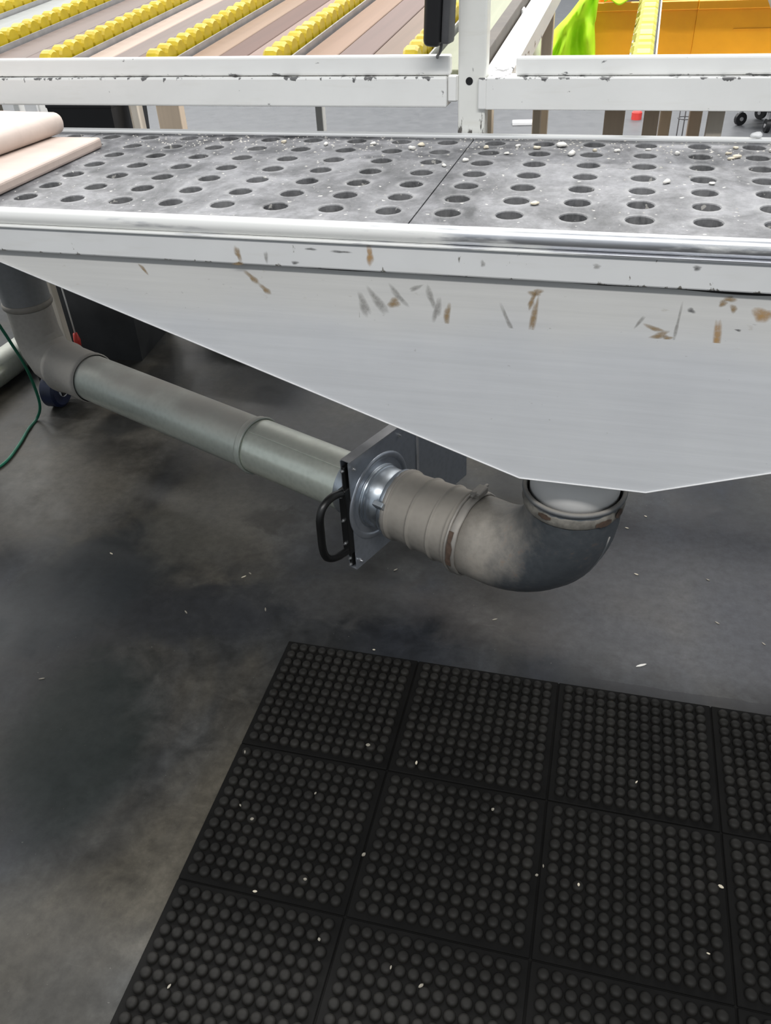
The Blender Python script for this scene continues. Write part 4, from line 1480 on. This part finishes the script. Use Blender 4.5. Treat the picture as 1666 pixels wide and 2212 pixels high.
def chips(spots, z, label, group, mats, lw):
    for (x, y, *r) in spots:
        l, w = lw if not r else r[0]
        bm = chip_bm(l * rnd.uniform(0.8, 1.2), w * rnd.uniform(0.8, 1.2), 0.0016)
        o = link_mesh('wood_chip', bm, mats[rnd.randrange(len(mats))])
        o.location = (x, y, z)
        o.rotation_euler = (0, 0, rnd.random() * 6.28)
        place = 'left of the mat' if x < -0.12 and y < 0.15 else 'under the long duct pipe' if x < 0 else 'right of the duct elbow' if x > 0.7 else 'between the gate and the mat'
        tag(o, label + ' ' + place, 'wood chip', group)


chips([(0.844, 0.681), (0.998, 0.433), (0.819, 0.42), (1.01, 0.275), (-0.543, -0.23), (-0.192, 0.225), (-0.204, 0.209), (-0.616, 0.229), (0.044, -0.03, (0.005, 0.002)), (0.793, 0.616), (1.11, 0.224), (0.193, 0.316), (0.21, 0.02, (0.004, 0.002)), (0.48, 0.18), (-0.10, 0.10), (-0.30, 0.05)],
      0.0003, 'tiny wood sliver on the concrete', 'slivers on the concrete floor', [M['chip'], M['chipd'], M['chipd'], M['chipd']], (0.006, 0.0017))
bm = chip_bm(0.0135, 0.0028, 0.002)
o = link_mesh('wood_chip', bm, M['chipw'])
o.location = (0.831, 0.097, 0.0003)
o.rotation_euler = (0, 0, R(28))
tag(o, 'long bright wood splinter on the floor just beyond the mat', 'wood chip')
matspots = [(0.382, -0.287), (0.327, -0.5), (0.656, -0.45), (0.646, -0.47), (0.72, -0.477), (0.426, -0.689), (0.935, -0.55), (0.062, -0.458), (0.096, -0.481), (0.295, -0.672), (0.023, -0.337), (0.273, -0.265), (0.819, -0.239), (0.48, -0.702), (0.966, -0.42), (0.237, -0.575), (0.152, -0.612), (0.075, -0.80), (0.55, -0.36), (0.20, -0.40)]


ORD = ['first', 'second', 'third', 'fourth', 'fifth', 'sixth', 'seventh', 'eighth', 'ninth', 'tenth', 'eleventh', 'twelfth']


def mat_top(x, y, rad):
    """height at which a flat crumb of this radius rests: on a knob or down on the section"""
    for kx, ky in knobs:
        if (kx - x) ** 2 + (ky - y) ** 2 < (0.0095 + rad * 0.6) ** 2:
            return 0.0204
    return 0.0107


for x, y in matspots:
    l = rnd.uniform(0.0030, 0.0055)
    bm = chip_bm(l, l * rnd.uniform(0.35, 0.8), 0.0016)
    o = link_mesh('wood_crumb', bm, M['chip'] if rnd.random() < 0.25 else M['chipd'])
    o.location = (x, y, mat_top(x, y, l))
    o.rotation_euler = (0, 0, rnd.random() * 6.28)
    tag(o, 'wood crumb on the mat section %s from the far edge and %s from the left' % (ORD[int(-y / TD)], ORD[int(x / TW)]), 'wood chip', 'crumbs on the rubber mat')


def pebble(r, flat=0.55):
    bm = bmesh.new()
    bmesh.ops.create_icosphere(bm, subdivisions=2, radius=r)
    a, b, c = rnd.random() * 6, rnd.random() * 6, rnd.random() * 6
    for v in bm.verts:
        p = v.co / r
        s = 1 + 0.22 * math.sin(3 * p.x + a) + 0.18 * math.sin(4 * p.y + b) + 0.1 * math.sin(6 * p.z + c)
        v.co = Vector((p.x * 1.2, p.y, max(-0.55, p.z) * flat)) * r * s
    lo_ = min(v.co.z for v in bm.verts)
    for v in bm.verts:
        v.co.z -= lo_
    return bm


tspots = [(0.505, 0.465, .013), (0.559, 0.398, .012), (0.436, 0.395, .006), (0.489, 0.442, .008), (0.601, 0.429, .006), (0.642, 0.427, .007), (0.782, 0.413, .008), (0.844, 0.379, .007), (0.843, 0.417, .006), (0.884, 0.392, .009), (0.728, 0.215, .009), (0.491, 0.075, .008), (0.253, 0.454, .009), (0.389, 0.437, .008), (0.331, 0.299, .006), (0.364, 0.338, .008), (0.241, 0.423, .009), (0.889, 0.291, .009), (0.801, 0.213, .006), (0.45, 0.455, .007), (0.70, 0.44, .006), (0.92, 0.44, .008), (0.15, 0.46, .008), (0.05, 0.45, .008), (-0.05, 0.47, .008), (0.86, 0.46, .006)]


def over_hole(x, y):
    q = Matrix.Rotation(-TH, 3, 'Z') @ (Vector((x, y, 0)) - ORG)
    fu = ((q.x - SEAM) / PITU) % 1.0 - 0.5
    k = round((q.y - 0.072) / PITV)
    return (fu * PITU) ** 2 + (q.y - 0.072 - k * PITV) ** 2 < (HR + 0.004) ** 2


for x, y, r in tspots:
    for dx, dy in ((0, 0), (0.03, 0), (-0.03, 0), (0.045, 0.01), (-0.045, 0.01)):
        if not over_hole(x + dx, y + dy):
            x += dx
            y += dy
            break
    o = link_mesh('wood_crumb', pebble(r * 0.72), M['chipw'] if rnd.random() < 0.6 else M['chip'], None, True)
    o.location = (x, y, T + 0.0002)
    o.rotation_euler = (0, 0, rnd.random() * 6)
    q = Matrix.Rotation(-TH, 3, 'Z') @ (Vector((x, y, 0)) - ORG)
    ci, ri = math.floor((q.x - SEAM) / PITU), max(0, min(6, round((q.y - 0.072) / PITV)))
    tag(o, 'pale crumb by the %s hole column %s of the table seam, %s row from front' % (ORD[ci if ci >= 0 else -ci - 1], 'right' if ci >= 0 else 'left', ORD[ri]), 'wood chip', 'crumbs on the table top')
o = link_mesh('white_lump', pebble(0.0075, 0.9), M['white'], None, True)
o.location = W(0.585, V1 + 0.0135, T + 0.0042)
tag(o, 'bright white lump on the back edge of the table at right', 'lump')
# loose grit, thick along the back of the table
bm = bmesh.new()
for k in range(900):
    u = rnd.uniform(-0.75, 0.78)
    v = V1 - abs(rnd.gauss(0, 0.085)) - 0.006 if k < 650 else rnd.uniform(0.03, 0.55)
    if v < 0.02:
        continue
    p = W(u, v)
    if over_hole(p.x, p.y):
        continue
    s = rnd.uniform(0.0008, 0.0028) * (1.0 if k < 650 else 0.6)
    a = rnd.random() * 6
    h = s * rnd.uniform(0.4, 1.0)
    vs = [bm.verts.new((p.x + s * math.cos(a + t_) * m2, p.y + s * math.sin(a + t_), T)) for t_, m2 in ((0, 1.5), (1.6, 0.9), (3.2, 1.4), (4.7, 0.8))]
    tp = bm.verts.new((p.x, p.y, T + h))
    for i in range(4):
        bm.faces.new((vs[i], vs[(i + 1) % 4], tp))
gt = link_mesh('sawdust_grit', bm, M['dirt'])
gt['kind'] = 'stuff'
tag(gt, 'pale sawdust grit scattered along the back of the perforated table', 'sawdust')
